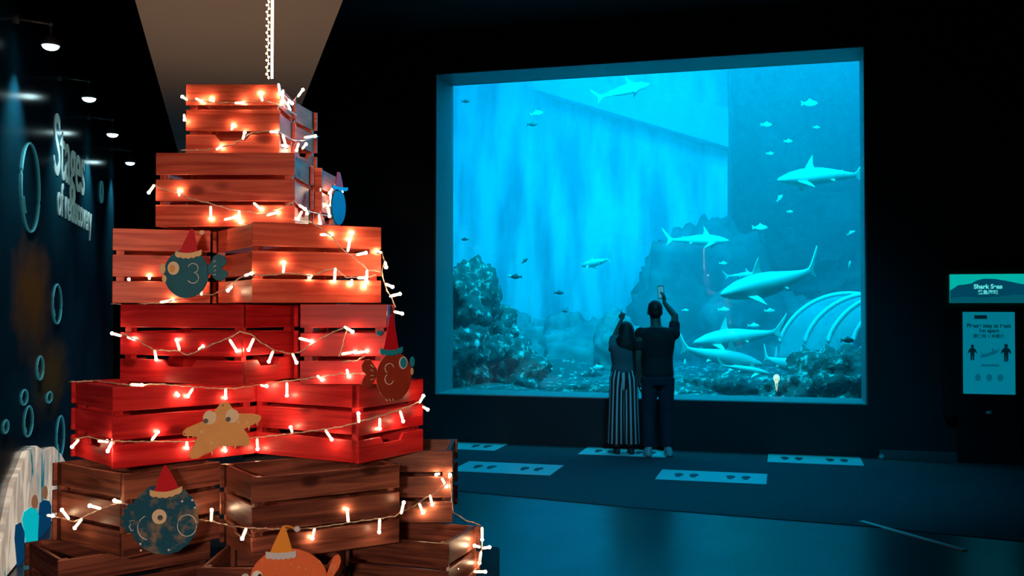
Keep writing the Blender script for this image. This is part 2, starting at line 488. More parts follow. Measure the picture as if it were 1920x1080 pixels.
def backlit_mat():
    m, nt, b = nodes_of('backlit_print')
    N = nt.nodes; L = nt.links
    tc = N.new('ShaderNodeTexCoord'); mp = N.new('ShaderNodeMapping'); mp.inputs['Scale'].default_value = (3.0, 1, 1.1)
    L.new(tc.outputs['Object'], mp.inputs['Vector'])
    n = N.new('ShaderNodeTexNoise'); n.inputs['Scale'].default_value = 1.7; n.inputs['Detail'].default_value = 5
    n.inputs['Distortion'].default_value = 0.8
    L.new(mp.outputs[0], n.inputs['Vector'])
    cr = N.new('ShaderNodeValToRGB'); r = cr.color_ramp
    r.elements[0].position = 0.30; r.elements[0].color = (0.0, 0.09, 0.13, 1)
    r.elements[1].position = 0.60; r.elements[1].color = (0.85, 0.68, 0.52, 1)
    k = r.elements.new(0.38); k.color = (0.0, 0.20, 0.26, 1)
    k = r.elements.new(0.44); k.color = (0.55, 0.48, 0.40, 1)
    k = r.elements.new(0.52); k.color = (0.50, 0.36, 0.26, 1)
    L.new(n.outputs['Fac'], cr.inputs[0])
    L.new(cr.outputs[0], b.inputs['Base Color']); L.new(cr.outputs[0], b.inputs['Emission Color'])
    b.inputs['Emission Strength'].default_value = 0.65; b.inputs['Roughness'].default_value = 0.3
backlit_mat()
plain('figure_teal', (0, .4, .45), .4, emis=(0.0, .48, .52), es=.8)
plain('figure_navy', (0, .03, .09), .4, emis=(0.0, .04, .11), es=.8)
plain('figure_brown', (.3, .12, .05), .4, emis=(.32, .13, .06), es=.6)

wl = bmesh.new(); add_box(wl, (-9, 0, 0), (4.2, 0.25, 3.72))
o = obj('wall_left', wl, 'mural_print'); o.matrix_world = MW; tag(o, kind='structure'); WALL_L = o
# beyond the mural: a dark return wall and the enclosing shell
b = bmesh.new(); add_box(b, (4.3, 0.6, 0), (5.0, 0.75, 5.2)); o = obj('wall_far_left', b, 'wall_paint'); o.matrix_world = MW; tag(o, kind='structure')
b = bmesh.new(); add_box(b, (10.0, -6, 0), (10.15, 10.0, 5.2)); tag(obj('wall_right', b, 'wall_paint'), kind='structure')
b = bmesh.new(); add_box(b, (-8, -6.1, 0), (12, -6, 5.2)); tag(obj('wall_front', b, 'wall_paint'), kind='structure')

# soffit: a dropped beam parallel to the mural wall, pale underside, dark sides
def soff(y, left): return (-1.605 if left else -0.7235) - 0.2904 * (y - 4.228)
sf = bmesh.new()
y0, y1 = 1.2, 12.9
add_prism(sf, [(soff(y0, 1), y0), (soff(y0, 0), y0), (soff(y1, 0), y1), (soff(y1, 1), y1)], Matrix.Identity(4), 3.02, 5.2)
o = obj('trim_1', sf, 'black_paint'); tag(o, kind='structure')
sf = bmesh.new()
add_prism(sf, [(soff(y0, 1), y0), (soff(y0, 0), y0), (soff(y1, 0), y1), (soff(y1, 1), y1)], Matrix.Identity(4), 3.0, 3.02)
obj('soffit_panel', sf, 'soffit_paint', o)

# carpet strip in front of the tank (matt, so it carries no reflection)
near = [at_floor(*p) for p in ((600, 897), (857, 921), (1183, 952), (1630, 988), (1920, 1016), (2300, 1055))]
pts = [(p.x, p.y) for p in near]
fr = tw(9.0, -0.001, 0); fl = tw(-2.6, -0.001, 0)
pts += [(fr.x, fr.y), (fl.x, fl.y)]
cb = bmesh.new(); add_prism(cb, pts, Matrix.Identity(4), 0.0, 0.006)
o = obj('carpet', cb, 'carpet'); tag(o, 'dark matt carpet laid in front of the tank window', 'carpet')

# ================================================================== MURAL DETAIL
def mural_child(name, bm, mat, smooth=False):
    o = obj(name, bm, mat, WALL_L, smooth); return o
plain('bubble_line', (0.10, 0.45, 0.50), 0.4, emis=(0.05, 0.32, 0.36), es=0.25)
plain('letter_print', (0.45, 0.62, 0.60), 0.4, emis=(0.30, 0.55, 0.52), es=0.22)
def bubble(px, py, rpx, rpy, th=0.007):
    cx, cz = on_mural(px, py)
    ax = abs(on_mural(px + rpx, py)[0] - on_mural(px - rpx, py)[0]) / 2
    az = abs(on_mural(px, py - rpy)[1] - cz)
    bm = bmesh.new(); n = 40
    pts = [(cx + ax * cos(2 * pi * k / n), -0.004, cz + az * sin(2 * pi * k / n)) for k in range(n + 1)]
    add_tube(bm, pts, th, 4, False)
    # glints
    for a0, a1 in ((3.5, 4.0),):
        add_tube(bm, [(cx + .82 * ax * cos(a), -0.004, cz + .82 * az * sin(a)) for a in [a0 + (a1 - a0) * k / 8 for k in range(9)]], th * 1.0, 4)
    mural_child('bubble', bm, 'bubble_line')
for q in ((57, 352, 17, 83, .008), (107, 570, 8, 37, .006), (53, 790, 8, 28, .006), (113, 818, 7, 38, .006),
          (190, 360, 2.5, 20, .008), (10, 800, 5, 12, .006), (45, 745, 6, 14, .006), (92, 745, 5, 10, .006), (75, 690, 6, 22, .006)):
    bubble(*q)

def text_obj(name, body, size, M, mat, parent, extrude=0.002, align='LEFT', shear=0.0, bold=0.0):
    cu = bpy.data.curves.new(name, 'FONT'); cu.body = body; cu.size = size; cu.extrude = extrude
    cu.align_x = align; cu.align_y = 'BOTTOM_BASELINE'; cu.shear = shear; cu.offset = bold
    tmp = bpy.data.objects.new('tmp', cu); col.objects.link(tmp)
    bpy.context.view_layer.update()
    me = bpy.data.meshes.new_from_object(tmp.evaluated_get(bpy.context.evaluated_depsgraph_get()))
    bpy.data.objects.remove(tmp)
    me.transform(M)
    o = link(name, me, mat, parent)
    return o
# text plane: x along the wall, z up, in wall-local space
TX = Matrix(((1, 0, 0, 0), (0, 0, -1, -0.003), (0, 1, 0, 0), (0, 0, 0, 1)))
def wall_text(body, px, py, size, stretch=1.0, rise=0.0):
    cx, cz = on_mural(px, py)
    M = Matrix.Translation((cx, 0, cz)) @ Matrix.Rotation(rise, 4, 'Y') @ TX @ Matrix.Diagonal((stretch, 1, 1, 1))
    return text_obj('lettering', body, size, M, 'letter_print', WALL_L, bold=0.004)
wall_text('Stages', 100, 322, 0.72, 1.0)
wall_text('of rediscovery', 107, 400, 0.40, 0.92)

# backlit graphic along the foot of the mural
gx = empty('picture_lightbox', (M0.x, M0.y, 0)); gx.matrix_world = MW
tag(gx, 'backlit picture with pale and turquoise shapes along the foot of the left wall', 'lightbox')
XZn = Matrix(((1, 0, 0, 0), (0, 0, -1, 0), (0, 1, 0, 0), (0, 0, 0, 1)))
def wall_plate(name, pix, d0, mat):
    b = bmesh.new(); add_prism(b, [on_mural(*p) for p in pix], XZn, d0, d0 + .004); return obj(name, b, mat, gx)
z12 = 0.02
top_ = [on_mural(*p) for p in ((-30, 1040), (-6, 1010), (4, 960), (16, 905), (28, 880), (40, 848), (58, 836), (74, 845), (92, 838), (106, 852), (122, 880), (128, 925))]
b = bmesh.new(); add_prism(b, [(top_[0][0], z12)] + [(top_[-1][0] + .3, z12)] + top_[::-1], XZn, .001, .035)
obj('picture_face', b, 'backlit_print', gx)
wall_plate('figure_print', [(38, 1070), (36, 1010), (30, 975), (34, 960), (46, 952), (58, 955), (62, 968), (60, 1000), (60, 1055)], .036, 'figure_teal')
wall_plate('figure_print', [(61, 1010), (62, 960), (64, 944), (72, 938), (82, 940), (86, 950), (85, 1000)], .036, 'figure_navy')
wall_plate('head_print', [(54 + 6 * cos(a), 942 + 14 * sin(a)) for a in [2 * pi * k / 14 for k in range(14)]], .036, 'figure_brown')
wall_plate('head_print', [(74 + 5 * cos(a), 924 + 13 * sin(a)) for a in [2 * pi * k / 14 for k in range(14)]], .036, 'figure_brown')
wall_plate('figure_print', [(20, 1075), (14, 1010), (16, 985), (26, 980), (33, 1000), (32, 1070)], .040, 'figure_navy')
b = bmesh.new(); add_box(b, (-3.05, -0.03, 0.0), (2.45, -0.001, 0.018)); obj('bottom_rail', b, 'dark_metal', gx)

# spotlights on arms above the mural
def arm_lamp(px, py, Y, label):
    hp = at_y(px, py, Y)
    t = empty('arm_lamp', hp); tag(t, label, 'lamp', 'arm lamps above the mural wall')
    up = 0.125
    dist = (hp - M0).dot(NU)
    wallp = -NU * (dist - 0.0)
    b = bmesh.new(); add_tube(b, [(wallp.x, wallp.y, up + 0.02), (0, 0, up)], 0.009, 8); obj('arm', b, 'steel', t, True)
    b = bmesh.new(); add_tube(b, [(wallp.x, wallp.y, up + 0.02), (wallp.x + NU.x * .02, wallp.y + NU.y * .02, up + 0.02)], 0.035, 12); obj('wall_plate', b, 'steel', t)
    b = bmesh.new(); add_ball(b, (0, 0, up), 0.018, 10); add_tube(b, [(0, 0, up), (0, 0, 0.045)], 0.007, 8); obj('swivel', b, 'steel', t, True)
    b = bmesh.new(); add_loft(b, [((0, 0, .055), .020, .020), ((0, 0, .038), .034, .034), ((0, 0, 0.0), .056, .056), ((0, 0, -.020), .062, .062), ((0, 0, -.022), .056, .056), ((0, 0, -.01), .05, .05)], 20)
    obj('shade', b, 'steel', t, True)
    b = bmesh.new(); add_ball(b, (0, 0, -.022), (.054, .054, .030), 14); obj('lens', b, 'lamp_lens', t, True)
    l = spot('lamp_light', (hp.x, hp.y, hp.z - 0.05), (hp.x - NU.x * .3, hp.y - NU.y * .3, 0.9), 90, (0.75, 0.93, 1.0), 95, 0.9, 0.04)
arm_lamp(95, 80, 6.61, 'arm lamp nearest the camera, highest of the row above the mural')
arm_lamp(167, 180, 8.29, 'second arm lamp from the camera above the mural')
arm_lamp(211, 248, 10.0, 'third arm lamp from the camera above the mural lettering')
arm_lamp(244, 302, 12.0, 'farthest and smallest arm lamp, just left of the crate tree')

# ================================================================== TANK
TK = empty('aquarium_tank', (0, 0, 0)); tag(TK, kind='structure')
def tbox(name, lo, hi, mat, parent=TK):
    b = bmesh.new(); add_box(b, lo, hi, MT); return obj(name, b, mat, parent)
tbox('tank_wall', (-7, 10.0, 0), (3.09, 10.2, 8.6), 'tank_wall')
tbox('tank_wall', (2.95, 10.2, 0), (3.09, 13.5, 8.6), 'tank_wall')
tbox('tank_wall', (-7.2, TD, 0), (-7, 10.2, 8.6), 'tank_wall')
tbox('tank_wall', (10, TD, 0), (10.2, 13.7, 8.6), 'rock_face')
tbox('tank_light_stop', (-7.2, TD, 8.6), (10.2, 13.7, 8.75), 'ceiling_paint')  # unseen cover added to keep tank light from leaking into the hall
# darker slab added for the slanting dark band across the upper tank
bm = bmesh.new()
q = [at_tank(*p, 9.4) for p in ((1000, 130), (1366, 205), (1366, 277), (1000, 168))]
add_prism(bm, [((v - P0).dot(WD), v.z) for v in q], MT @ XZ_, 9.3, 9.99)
obj('dark_band', bm, 'dark_band', TK)
# sandy bed, uneven
bm = bmesh.new(); nx, ny = 60, 46
grid = [[None] * (ny + 1) for _ in range(nx + 1)]
for i in range(nx + 1):
    for j in range(ny + 1):
        s = -7 + 17 * i / nx; t = TD + 0.02 + (13.5 - TD) * j / ny
        z = 0.50 + 0.18 * noise.noise(Vector((s * .8, t * .8, 0))) + 0.05 * max(0, t - 3) * 0.4
        grid[i][j] = bm.verts.new(MT @ Vector((s, t, z)))
for i in range(nx):
    for j in range(ny):
        bm.faces.new([grid[i][j], grid[i + 1][j], grid[i + 1][j + 1], grid[i][j + 1]])
obj('tank_bed', bm, 'reef_rock', TK, True)
# rough rock face closing the right of the tank
bm = bmesh.new(); nx, nz = 70, 60
grid = [[None] * (nz + 1) for _ in range(nx + 1)]
for i in range(nx + 1):
    for j in range(nz + 1):
        s = 2.9 + 7.1 * i / nx; z = 0.3 + 8.2 * j / nz
        t = 12.9 + 0.9 * noise.fractal(Vector((s * .55, 3.1, z * .55)), 0.9, 2.1, 4) - 0.45 * (i / nx) * 4
        grid[i][j] = bm.verts.new(MT @ Vector((s, t, z)))
for i in range(nx):
    for j in range(nz):
        bm.faces.new([grid[i][j], grid[i + 1][j], grid[i + 1][j + 1], grid[i][j + 1]])
obj('rock_face', bm, 'rock_face', TK, False)
bm = bmesh.new(); add_box(bm, (-6.98, TD + 0.005, 0.02), (9.98, 13.6, 8.3), MT)
o = obj('water', bm, 'water'); tag(o, 'hazy turquoise water filling the big tank', 'water', kind='stuff')

# boulders
def rock(name, px, py, t, rs, label, mat='reef_rock', seed=0, sub=5, amp=0.35, freq=1.6, group=None, z=None):
    c = at_tank(px, py, t)
    if z is not None: c.z = z
    bm = bmesh.new(); bmesh.ops.create_icosphere(bm, subdivisions=sub, radius=1)
    for v in bm.verts:
        n = v.co.normalized()
        k = 1 + amp * noise.fractal(n * freq + Vector((seed * 3.7, seed, -seed)), 0.8, 2.2, 5) + 0.30 * amp * abs(noise.fractal(n * 7 + Vector((seed, 0, 0)), 0.7, 2.1, 4))
        v.co = Vector((n.x * rs[0], n.y * rs[1], n.z * rs[2])) * k
    o = obj(name, bm, mat, None, True)
    o.location = c; o.rotation_euler = (0, 0, WANG)
    tag(o, label, 'rock', group)
    return o
rock('boulder', 880, 590, 2.6, (0.50, 0.7, 0.80), 'big dark boulder with a rounded top at the left edge of the window', seed=1)
rock('boulder', 858, 680, 2.0, (0.60, 0.5, 0.62), 'speckled boulder below the big rounded one in the left window corner', seed=2)
rock('boulder', 940, 700, 2.6, (0.62, 0.6, 0.52), 'dark speckled boulder sloping down to the right of the left pile', seed=3)
rock('boulder', 905, 640, 3.0, (0.55, 0.6, 0.62), 'dark boulder wedged in the middle of the left pile', seed=14)
rock('boulder', 1015, 740, 4.2, (1.2, 0.8, 0.45), 'low rubble mound on the tank bed left of the visitors', seed=4)
rock('boulder', 1110, 752, 2.2, (0.85, 0.4, 0.22), 'flat dark rubble ridge along the foot of the window left of the woman', seed=24)
rock('boulder', 1385, 740, 3.2, (0.95, 0.7, 0.34), 'rubble mound on the tank bed right of the man', seed=5)
rock('boulder', 1580, 735, 1.9, (0.72, 0.6, 0.62), 'dark boulder rising into the lower right window corner', seed=6)
rock('boulder', 1500, 752, 2.1, (0.50, 0.5, 0.34), 'low dark boulder left of the corner boulder', seed=7)
rock('boulder', 1290, 755, 2.3, (0.50, 0.4, 0.20), 'small flat rock on the bed behind the man', seed=8)
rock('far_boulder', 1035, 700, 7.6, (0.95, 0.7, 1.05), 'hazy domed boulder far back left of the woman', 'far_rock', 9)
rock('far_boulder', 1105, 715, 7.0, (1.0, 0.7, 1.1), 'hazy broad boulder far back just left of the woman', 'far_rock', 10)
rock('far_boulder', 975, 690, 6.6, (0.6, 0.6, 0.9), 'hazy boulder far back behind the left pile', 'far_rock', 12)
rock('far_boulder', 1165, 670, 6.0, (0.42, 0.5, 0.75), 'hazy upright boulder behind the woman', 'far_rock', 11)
rock('far_boulder', 1330, 640, 9.6, (1.6, 0.9, 2.2), 'tall hazy rock stack behind the man and his phone', 'rock_face', 13)
rock('far_boulder', 1440, 700, 8.6, (1.5, 0.8, 1.6), 'broad hazy rock behind the lower sharks', 'rock_face', 17)

# acrylic tunnel at the right
tn = empty('walk_tunnel', tw(4.9, 4.6, 0.6)); tag(tn, 'pale arched acrylic tunnel rising behind the corner boulder', 'tunnel')
def arch(t, sc_, zc, r, name, mat, tube=None, t2=None):
    n = 28; bm = bmesh.new()
    base = MT @ Vector((0, 0, 0))
    loc = tn.location
    if tube:
        add_tube(bm, [(MT @ Vector((sc_ + r * cos(a), t, zc + r * sin(a)))) - loc for a in [pi * k / n for k in range(n + 1)]], tube, 8)
    else:
        ring = [[bm.verts.new((MT @ Vector((s + r * cos(pi * k / n), tt, zc + r * sin(pi * k / n)))) - loc) for k in range(n + 1)] for s, tt in ((sc_, t), (sc_ + t2[0], t2[1]))]
        for k in range(n): bm.faces.new([ring[0][k], ring[0][k + 1], ring[1][k + 1], ring[1][k]])
    return obj(name, bm, mat, tn, True)
AR = []
for (t, cpx, rpx) in ((5.2, 1592, 132), (4.5, 1640, 132), (3.8, 1686, 134), (3.1, 1736, 136)):
    q = at_tank(cpx, 682, t); AR.append((t, (q - P0).dot(WD), q.z, rpx * q.y / FOC))
for (t, sx, zc, r_) in AR: arch(t, sx, zc, r_, 'rib', 'tunnel_rib', 0.035)
bm = bmesh.new(); n = 28; rings = []
for (t, sx, zc, r_) in AR:
    rings.append([bm.verts.new(MT @ Vector((sx + (r_ - .03) * cos(pi * k / n), t, zc + (r_ - .03) * sin(pi * k / n))) - tn.location) for k in range(n + 1)])
for a_, b_ in zip(rings, rings[1:]):
    for k in range(n): bm.faces.new([a_[k], a_[k + 1], b_[k + 1], b_[k]])
obj('acrylic_vault', bm, 'tunnel_acrylic', tn, True)

# ---- sharks
def fin(pts, th=0.012, M=Matrix.Identity(4)):
    bm = bmesh.new(); add_prism(bm, pts, M, -th, th)
    # sharpen: pull the edge verts of the outline towards the middle plane, far from root
    return bm
XZ = Matrix(((1, 0, 0, 0), (0, 0, 1, 0), (0, 1, 0, 0), (0, 0, 0, 1)))
def shark(px, py, t, length, yaw, pitch, label, bend=0.0, mat='shark_skin', roll=0.0, name='shark', fat=1.0):
    """local x towards the nose, z up; yaw 0 = swimming to the right along the window"""
    c = at_tank(px, py, t)
    root = empty(name, c); root.rotation_euler = (Matrix.Rotation(WANG + yaw, 3, 'Z') @ Matrix.Rotation(-pitch, 3, 'Y') @ Matrix.Rotation(roll, 3, 'X')).to_euler()
    tag(root, label, 'shark')
    Ln = length
    def bx(f):        # f 0 nose .. 1 tail root
        x = (0.5 - f) * Ln
        y = bend * Ln * (max(0, f - 0.45) / 0.55) ** 2 * 0.35
        return Vector((x, y, 0))
    prof = ((0.0, .004, .004), (.03, .028, .020), (.08, .050, .036), (.15, .066, .052), (.25, .078, .066), (.36, .084, .074), (.48, .076, .068), (.6, .056, .052), (.72, .034, .036), (.82, .020, .024), (.9, .014, .020))
    bm = bmesh.new()
    st = []
    for f, ry, rz in prof:
        c2 = bx(f) + Vector((0, 0, -0.006 * Ln if f < .1 else 0))
        st.append((c2, ry * Ln * fat, rz * Ln * 1.18 * fat, (Vector((0, 1, 0)), Vector((0, 0, 1)))))
    add_loft(bm, st, 16)
    obj('body', bm, mat, root, True)
    ang = math.atan2(bx(.9).y - bx(.8).y, bx(.9).x - bx(.8).x)
    q = bx(.88)
    MTl = Matrix.Translation(q) @ Matrix.Rotation(ang - pi, 4, 'Z') @ XZ
    L_ = Ln
    obj('tail_fin', fin([(.03 * L_, .014 * L_), (-.05 * L_, .05 * L_), (-.20 * L_, .20 * L_), (-.185 * L_, .15 * L_), (-.09 * L_, .02 * L_), (-.085 * L_, -.01 * L_), (-.12 * L_, -.10 * L_), (-.05 * L_, -.045 * L_), (.03 * L_, -.014 * L_)], .006 * L_, MTl), mat, root, bevel=.003 * L_)
    q = bx(.36)
    obj('dorsal_fin', fin([(q.x + .07 * L_, .070 * L_), (q.x + .015 * L_, .15 * L_ * (.4 + .6 * fat)), (q.x - .035 * L_, .215 * L_ * (.4 + .6 * fat)), (q.x - .03 * L_, .12 * L_ * (.4 + .6 * fat)), (q.x - .055 * L_, .068 * L_)], .006 * L_, XZ), mat, root, bevel=.003 * L_)
    q = bx(.70)
    obj('rear_fin', fin([(q.x + .03 * L_, .032 * L_), (q.x - .015 * L_, .062 * L_), (q.x - .03 * L_, .03 * L_)], .004 * L_, Matrix.Translation((0, q.y, 0)) @ XZ), mat, root)
    obj('anal_fin', fin([(q.x + .02 * L_, -.03 * L_), (q.x - .025 * L_, -.062 * L_), (q.x - .03 * L_, -.028 * L_)], .004 * L_, Matrix.Translation((0, q.y, 0)) @ XZ), mat, root)
    for sgn in (1, -1):
        M = Matrix.Translation((bx(.24).x, sgn * .05 * L_, -.035 * L_)) @ Matrix.Rotation(sgn * R(-28), 4, 'X')
        obj('pectoral_fin', fin([(.055 * L_, 0), (-.03 * L_, sgn * .13 * L_), (-.085 * L_, sgn * .215 * L_), (-.075 * L_, sgn * .11 * L_), (-.045 * L_, 0)], .005 * L_, M), mat, root, bevel=.002 * L_)
        M = Matrix.Translation((bx(.56).x, sgn * .03 * L_, -.04 * L_)) @ Matrix.Rotation(sgn * R(-30), 4, 'X')
        obj('pelvic_fin', fin([(.03 * L_, 0), (-.03 * L_, sgn * .06 * L_), (-.035 * L_, 0)], .004 * L_, M), mat, root)
    return root
shark(1168, 170, 2.3, 0.78, R(12), R(14), 'small pale shark swimming right near the top of the window', bend=.3, fat=1.15)
shark(1545, 330, 2.6, 1.30, R(195), R(-4), 'pale stout shark at the upper right edge of the window', bend=-.7, fat=1.15)
shark(1306, 450, 4.6, 1.06, R(-8), R(-2), 'slim pale shark swimming right, above and right of the raised phone', bend=.2)
shark(1120, 492, 5.5, 0.72, R(155), R(-8), 'hazy pale shark seen above the pointing hand', bend=.5, fat=1.1)
shark(1452, 530, 2.2, 1.56, R(200), R(-12), 'largest shark, high fin, swimming left above the tunnel', bend=-.75, roll=R(-8), fat=1.3)
shark(1392, 516, 6.5, 0.62, R(10), R(4), 'faint little shark far back left of the largest shark')
shark(1385, 632, 3.2, 1.34, R(188), R(-7), 'pale shark swimming left behind the two lowest sharks', bend=-.4, fat=1.2)
shark(1345, 668, 2.3, 1.30, R(-14), R(-8), 'shark with raised tail swimming right close behind the man', bend=.6, roll=R(6))
shark(1470, 682, 2.7, 0.92, R(-28), R(-10), 'shark diving behind the low boulder in the lower right', bend=.8, fat=1.15)
shark(1395, 692, 2.0, 0.70, R(-6), R(-8), 'small slim shark hugging the tank bed', fat=.8)

# ---- small fish
def small_fish(px, py, t, ln, yaw, mat, label, group, pitch=0.0):
    c = at_tank(px, py, t)
    bm = bmesh.new()
    X, Y, Z = Vector((1, 0, 0)), Vector((0, 1, 0)), Vector((0, 0, 1))
    add_loft(bm, [(X * .5 * ln, .01 * ln, .01 * ln, (Y, Z)), (X * .36 * ln, .07 * ln, .13 * ln, (Y, Z)), (X * .1 * ln, .1 * ln, .21 * ln, (Y, Z)), (X * -.15 * ln, .07 * ln, .16 * ln, (Y, Z)), (X * -.33 * ln, .02 * ln, .05 * ln, (Y, Z))], 10)
    add_prism(bm, [(-.3 * ln, 0.03 * ln), (-.52 * ln, .17 * ln), (-.46 * ln, 0), (-.52 * ln, -.17 * ln), (-.3 * ln, -.03 * ln)], XZ, -.01 * ln, .01 * ln)
    add_prism(bm, [(.2 * ln, .16 * ln), (.0 * ln, .30 * ln), (-.12 * ln, .16 * ln)], XZ, -.008 * ln, .008 * ln)
    o = obj('reef_fish', bm, mat, None, True)
    o.location = c; o.rotation_euler = (Matrix.Rotation(WANG + yaw, 3, 'Z') @ Matrix.Rotation(-pitch, 3, 'Y')).to_euler()
    tag(o, label, 'fish', group); return o
G1 = 'small pale fish in the tank'; G2 = 'small dark fish in the tank'
small_fish(1006, 213, 3, .20, 0.2, 'pale_fish', 'pale fish, upper of a close pair in the upper left water', G1, .2)
small_fish(998, 233, 3, .17, 0.2, 'dark_fish', 'dark fish, lower of a close pair in the upper left water', G2)
small_fish(873, 190, 3, .13, 0.2, 'dark_fish', 'tiny dark fish near the top left window corner', G2)
small_fish(872, 449, 3, .12, 3.2, 'dark_fish', 'tiny dark fish just above the big rounded boulder', G2)
small_fish(984, 489, 3, .13, .8, 'dark_fish', 'dark fish tilted up, above another dark fish in the left water', G2, .6)
small_fish(968, 519, 3, .19, 3.1, 'dark_fish', 'dark fish with a pale flank right of the rounded boulder', G2)
small_fish(957, 518, 3.1, .10, 3.1, 'pale_fish', 'tiny pale fish touching a dark fish right of the boulder', G1)
small_fish(1048, 549, 3, .15, .1, 'dark_fish', 'dark fish alone in the bright open water', G2)
small_fish(1059, 584, 3, .09, .1, 'dark_fish', 'tiny dark fish low in the bright open water', G2)
small_fish(1518, 194, 3, .24, .2, 'pale_fish', 'pale fish high at the right of the window', G1)
small_fish(1437, 234, 4, .18, .3, 'pale_fish', 'pale fish left of the highest right-hand fish', G1)
small_fish(1531, 239, 4, .11, .3, 'pale_fish', 'tiny round pale fish below the highest right-hand fish', G1)
small_fish(1478, 265, 4, .14, .3, 'pale_fish', 'pale fish between the top right fish and the stout shark', G1)
small_fish(1444, 288, 4, .12, .3, 'pale_fish', 'pale fish left of the stout shark, just above its nose level', G1)
small_fish(1462, 372, 4, .18, .9, 'pale_fish', 'pale fish tilted, below and left of the stout shark', G1, .7)
small_fish(1425, 427, 4, .24, .1, 'pale_fish', 'elongated pale fish right of the slim pale shark', G1)
small_fish(1596, 437, 3, .13, .1, 'pale_fish', 'bright tiny fish at the right window edge', G1, .5)
small_fish(1481, 397, 4, .10, .1, 'pale_fish', 'pinpoint pale fish in the dark right water', G1)
small_fish(1593, 497, 3, .15, 1.2, 'pale_fish', 'pale fish upright at the right edge above the tunnel', G1, 1.0)
small_fish(1357, 581, 3.5, .18, .1, 'pale_fish', 'pale fish just below the nose of the largest shark', G1)
small_fish(1443, 583, 3.5, .16, .1, 'pale_fish', 'pale fish between the largest shark and the tunnel', G1)
small_fish(1413, 611, 3.5, .18, .1, 'pale_fish', 'pale fish just above the fin of a low shark', G1)
small_fish(1285, 582, 3.5, .11, .1, 'pale_fish', 'tiny pale fish right of the raised forearm', G1)
small_fish(1356, 494, 4, .14, .5, 'pale_fish', 'pale fish under the slim pale shark', G1)
small_fish(1119, 690, 3, .20, .2, 'pale_fish', 'pale fish low in the water left of the woman', G1, .2)
small_fish(1284, 683, 2.5, .16, 1.4, 'pale_fish', 'upright pale fish right of the man at waist height', G1, 1.3)
small_fish(1589, 638, 1.6, .18, .3, 'dark_fish', 'dark round fish above the corner boulder', G2)
# jellyfish
jf = empty('jellyfish', at_tank(1456, 712, 1.5)); tag(jf, 'bright cream jellyfish low in the water left of the corner boulder', 'jellyfish')
b = bmesh.new(); add_loft(b, [((0, 0, .07), .008, .008), ((0, 0, .062), .026, .026), ((0, 0, .04), .040, .040), ((0, 0, .01), .043, .043), ((0, 0, -.02), .03, .03)], 16); obj('bell', b, 'jelly', jf, True)
for k in range(5):
    a = 2 * pi * k / 5; b = bmesh.new()
    add_tube(b, [(.02 * cos(a), .02 * sin(a), -.015), (.016 * cos(a + .4), .016 * sin(a + .4), -.06), (.006 * cos(a), .006 * sin(a), -.115 - .01 * k)], [.006, .004, .002], 5); obj('tentacle', b, 'jelly', jf, True)

# ================================================================== FLOOR MATS, PALE STRIP
def shoe_pts(cx, cy, k, flip=1):
    return [(cx + flip * k * a, cy + k * b) for a, b in ((-.045, -.02), (-.05, .04), (-.045, .10), (-.02, .14), (.02, .145), (.045, .11), (.05, .05), (.035, -.01), (.03, -.03), (-.035, -.035))]
def foot_mat(px, py, wd, dp, label):
    c = at_floor(px, py, 0.006)
    root = empty('standing_mat', (c.x, c.y, 0.006), WANG); tag(root, label, 'floor mat', 'white standing mats in front of the tank')
    b = bmesh.new(); add_box(b, (-wd / 2, -dp / 2, 0), (wd / 2, dp / 2, .004)); obj('sheet', b, 'mat_white', root, bevel=.0015)
    for cx in (-wd * .24, wd * .24):
        for sg in (-1, 1):
            b = bmesh.new(); add_prism(b, shoe_pts(cx + sg * .075, -.02, .9, sg), Matrix.Identity(4), .004, .0050)
            add_prism(b, [(cx + sg * .075 + .028 * cos(a), -.085 + .032 * sin(a)) for a in [2 * pi * k / 12 for k in range(12)]], Matrix.Identity(4), .004, .0050)
            obj('footprint', b, 'print_dark', root)
    return root
foot_mat(952, 878, 1.06, 0.66, 'white floor mat with footprints nearest the crate tree, left one of the front row')
foot_mat(868, 836, 0.98, 0.60, 'white floor mat near the wall, half hidden behind the crate tree')
foot_mat(1172, 848, 1.00, 0.60, 'white floor mat under the two visitors')
foot_mat(1335, 894, 1.06, 0.60, 'white floor mat in the front row, right of the visitors')
foot_mat(1527, 862, 1.00, 0.62, 'white floor mat farthest right, near the wall')
a = at_floor(1615, 978); c = at_floor(1810, 1033)
d = (c - a).normalized(); nrm = Vector((-d.y, d.x, 0)) * .022
b = bmesh.new(); add_prism(b, [((a + nrm).x, (a + nrm).y), ((a - nrm).x, (a - nrm).y), ((c - nrm).x, (c - nrm).y), ((c + nrm).x, (c + nrm).y)], Matrix.Identity(4), 0, .0078)
tag(obj('floor_strip', b, 'pale_strip'), 'pale strip slanting across the dark floor at the right', 'pale_strip')  # thin pale strip slanting across the floor
b = bmesh.new(); k = tw(5.30, -0.06, 0.012)
add_loft(b, [((k.x, k.y, .0), .035, .035), ((k.x, k.y, .03), .038, .038), ((k.x, k.y, .055), .022, .022)], 14)
o = obj('door_stop', b, 'steel', None, True); tag(o, 'small shiny stud on the floor at the right end of the tank wall', 'door stop')

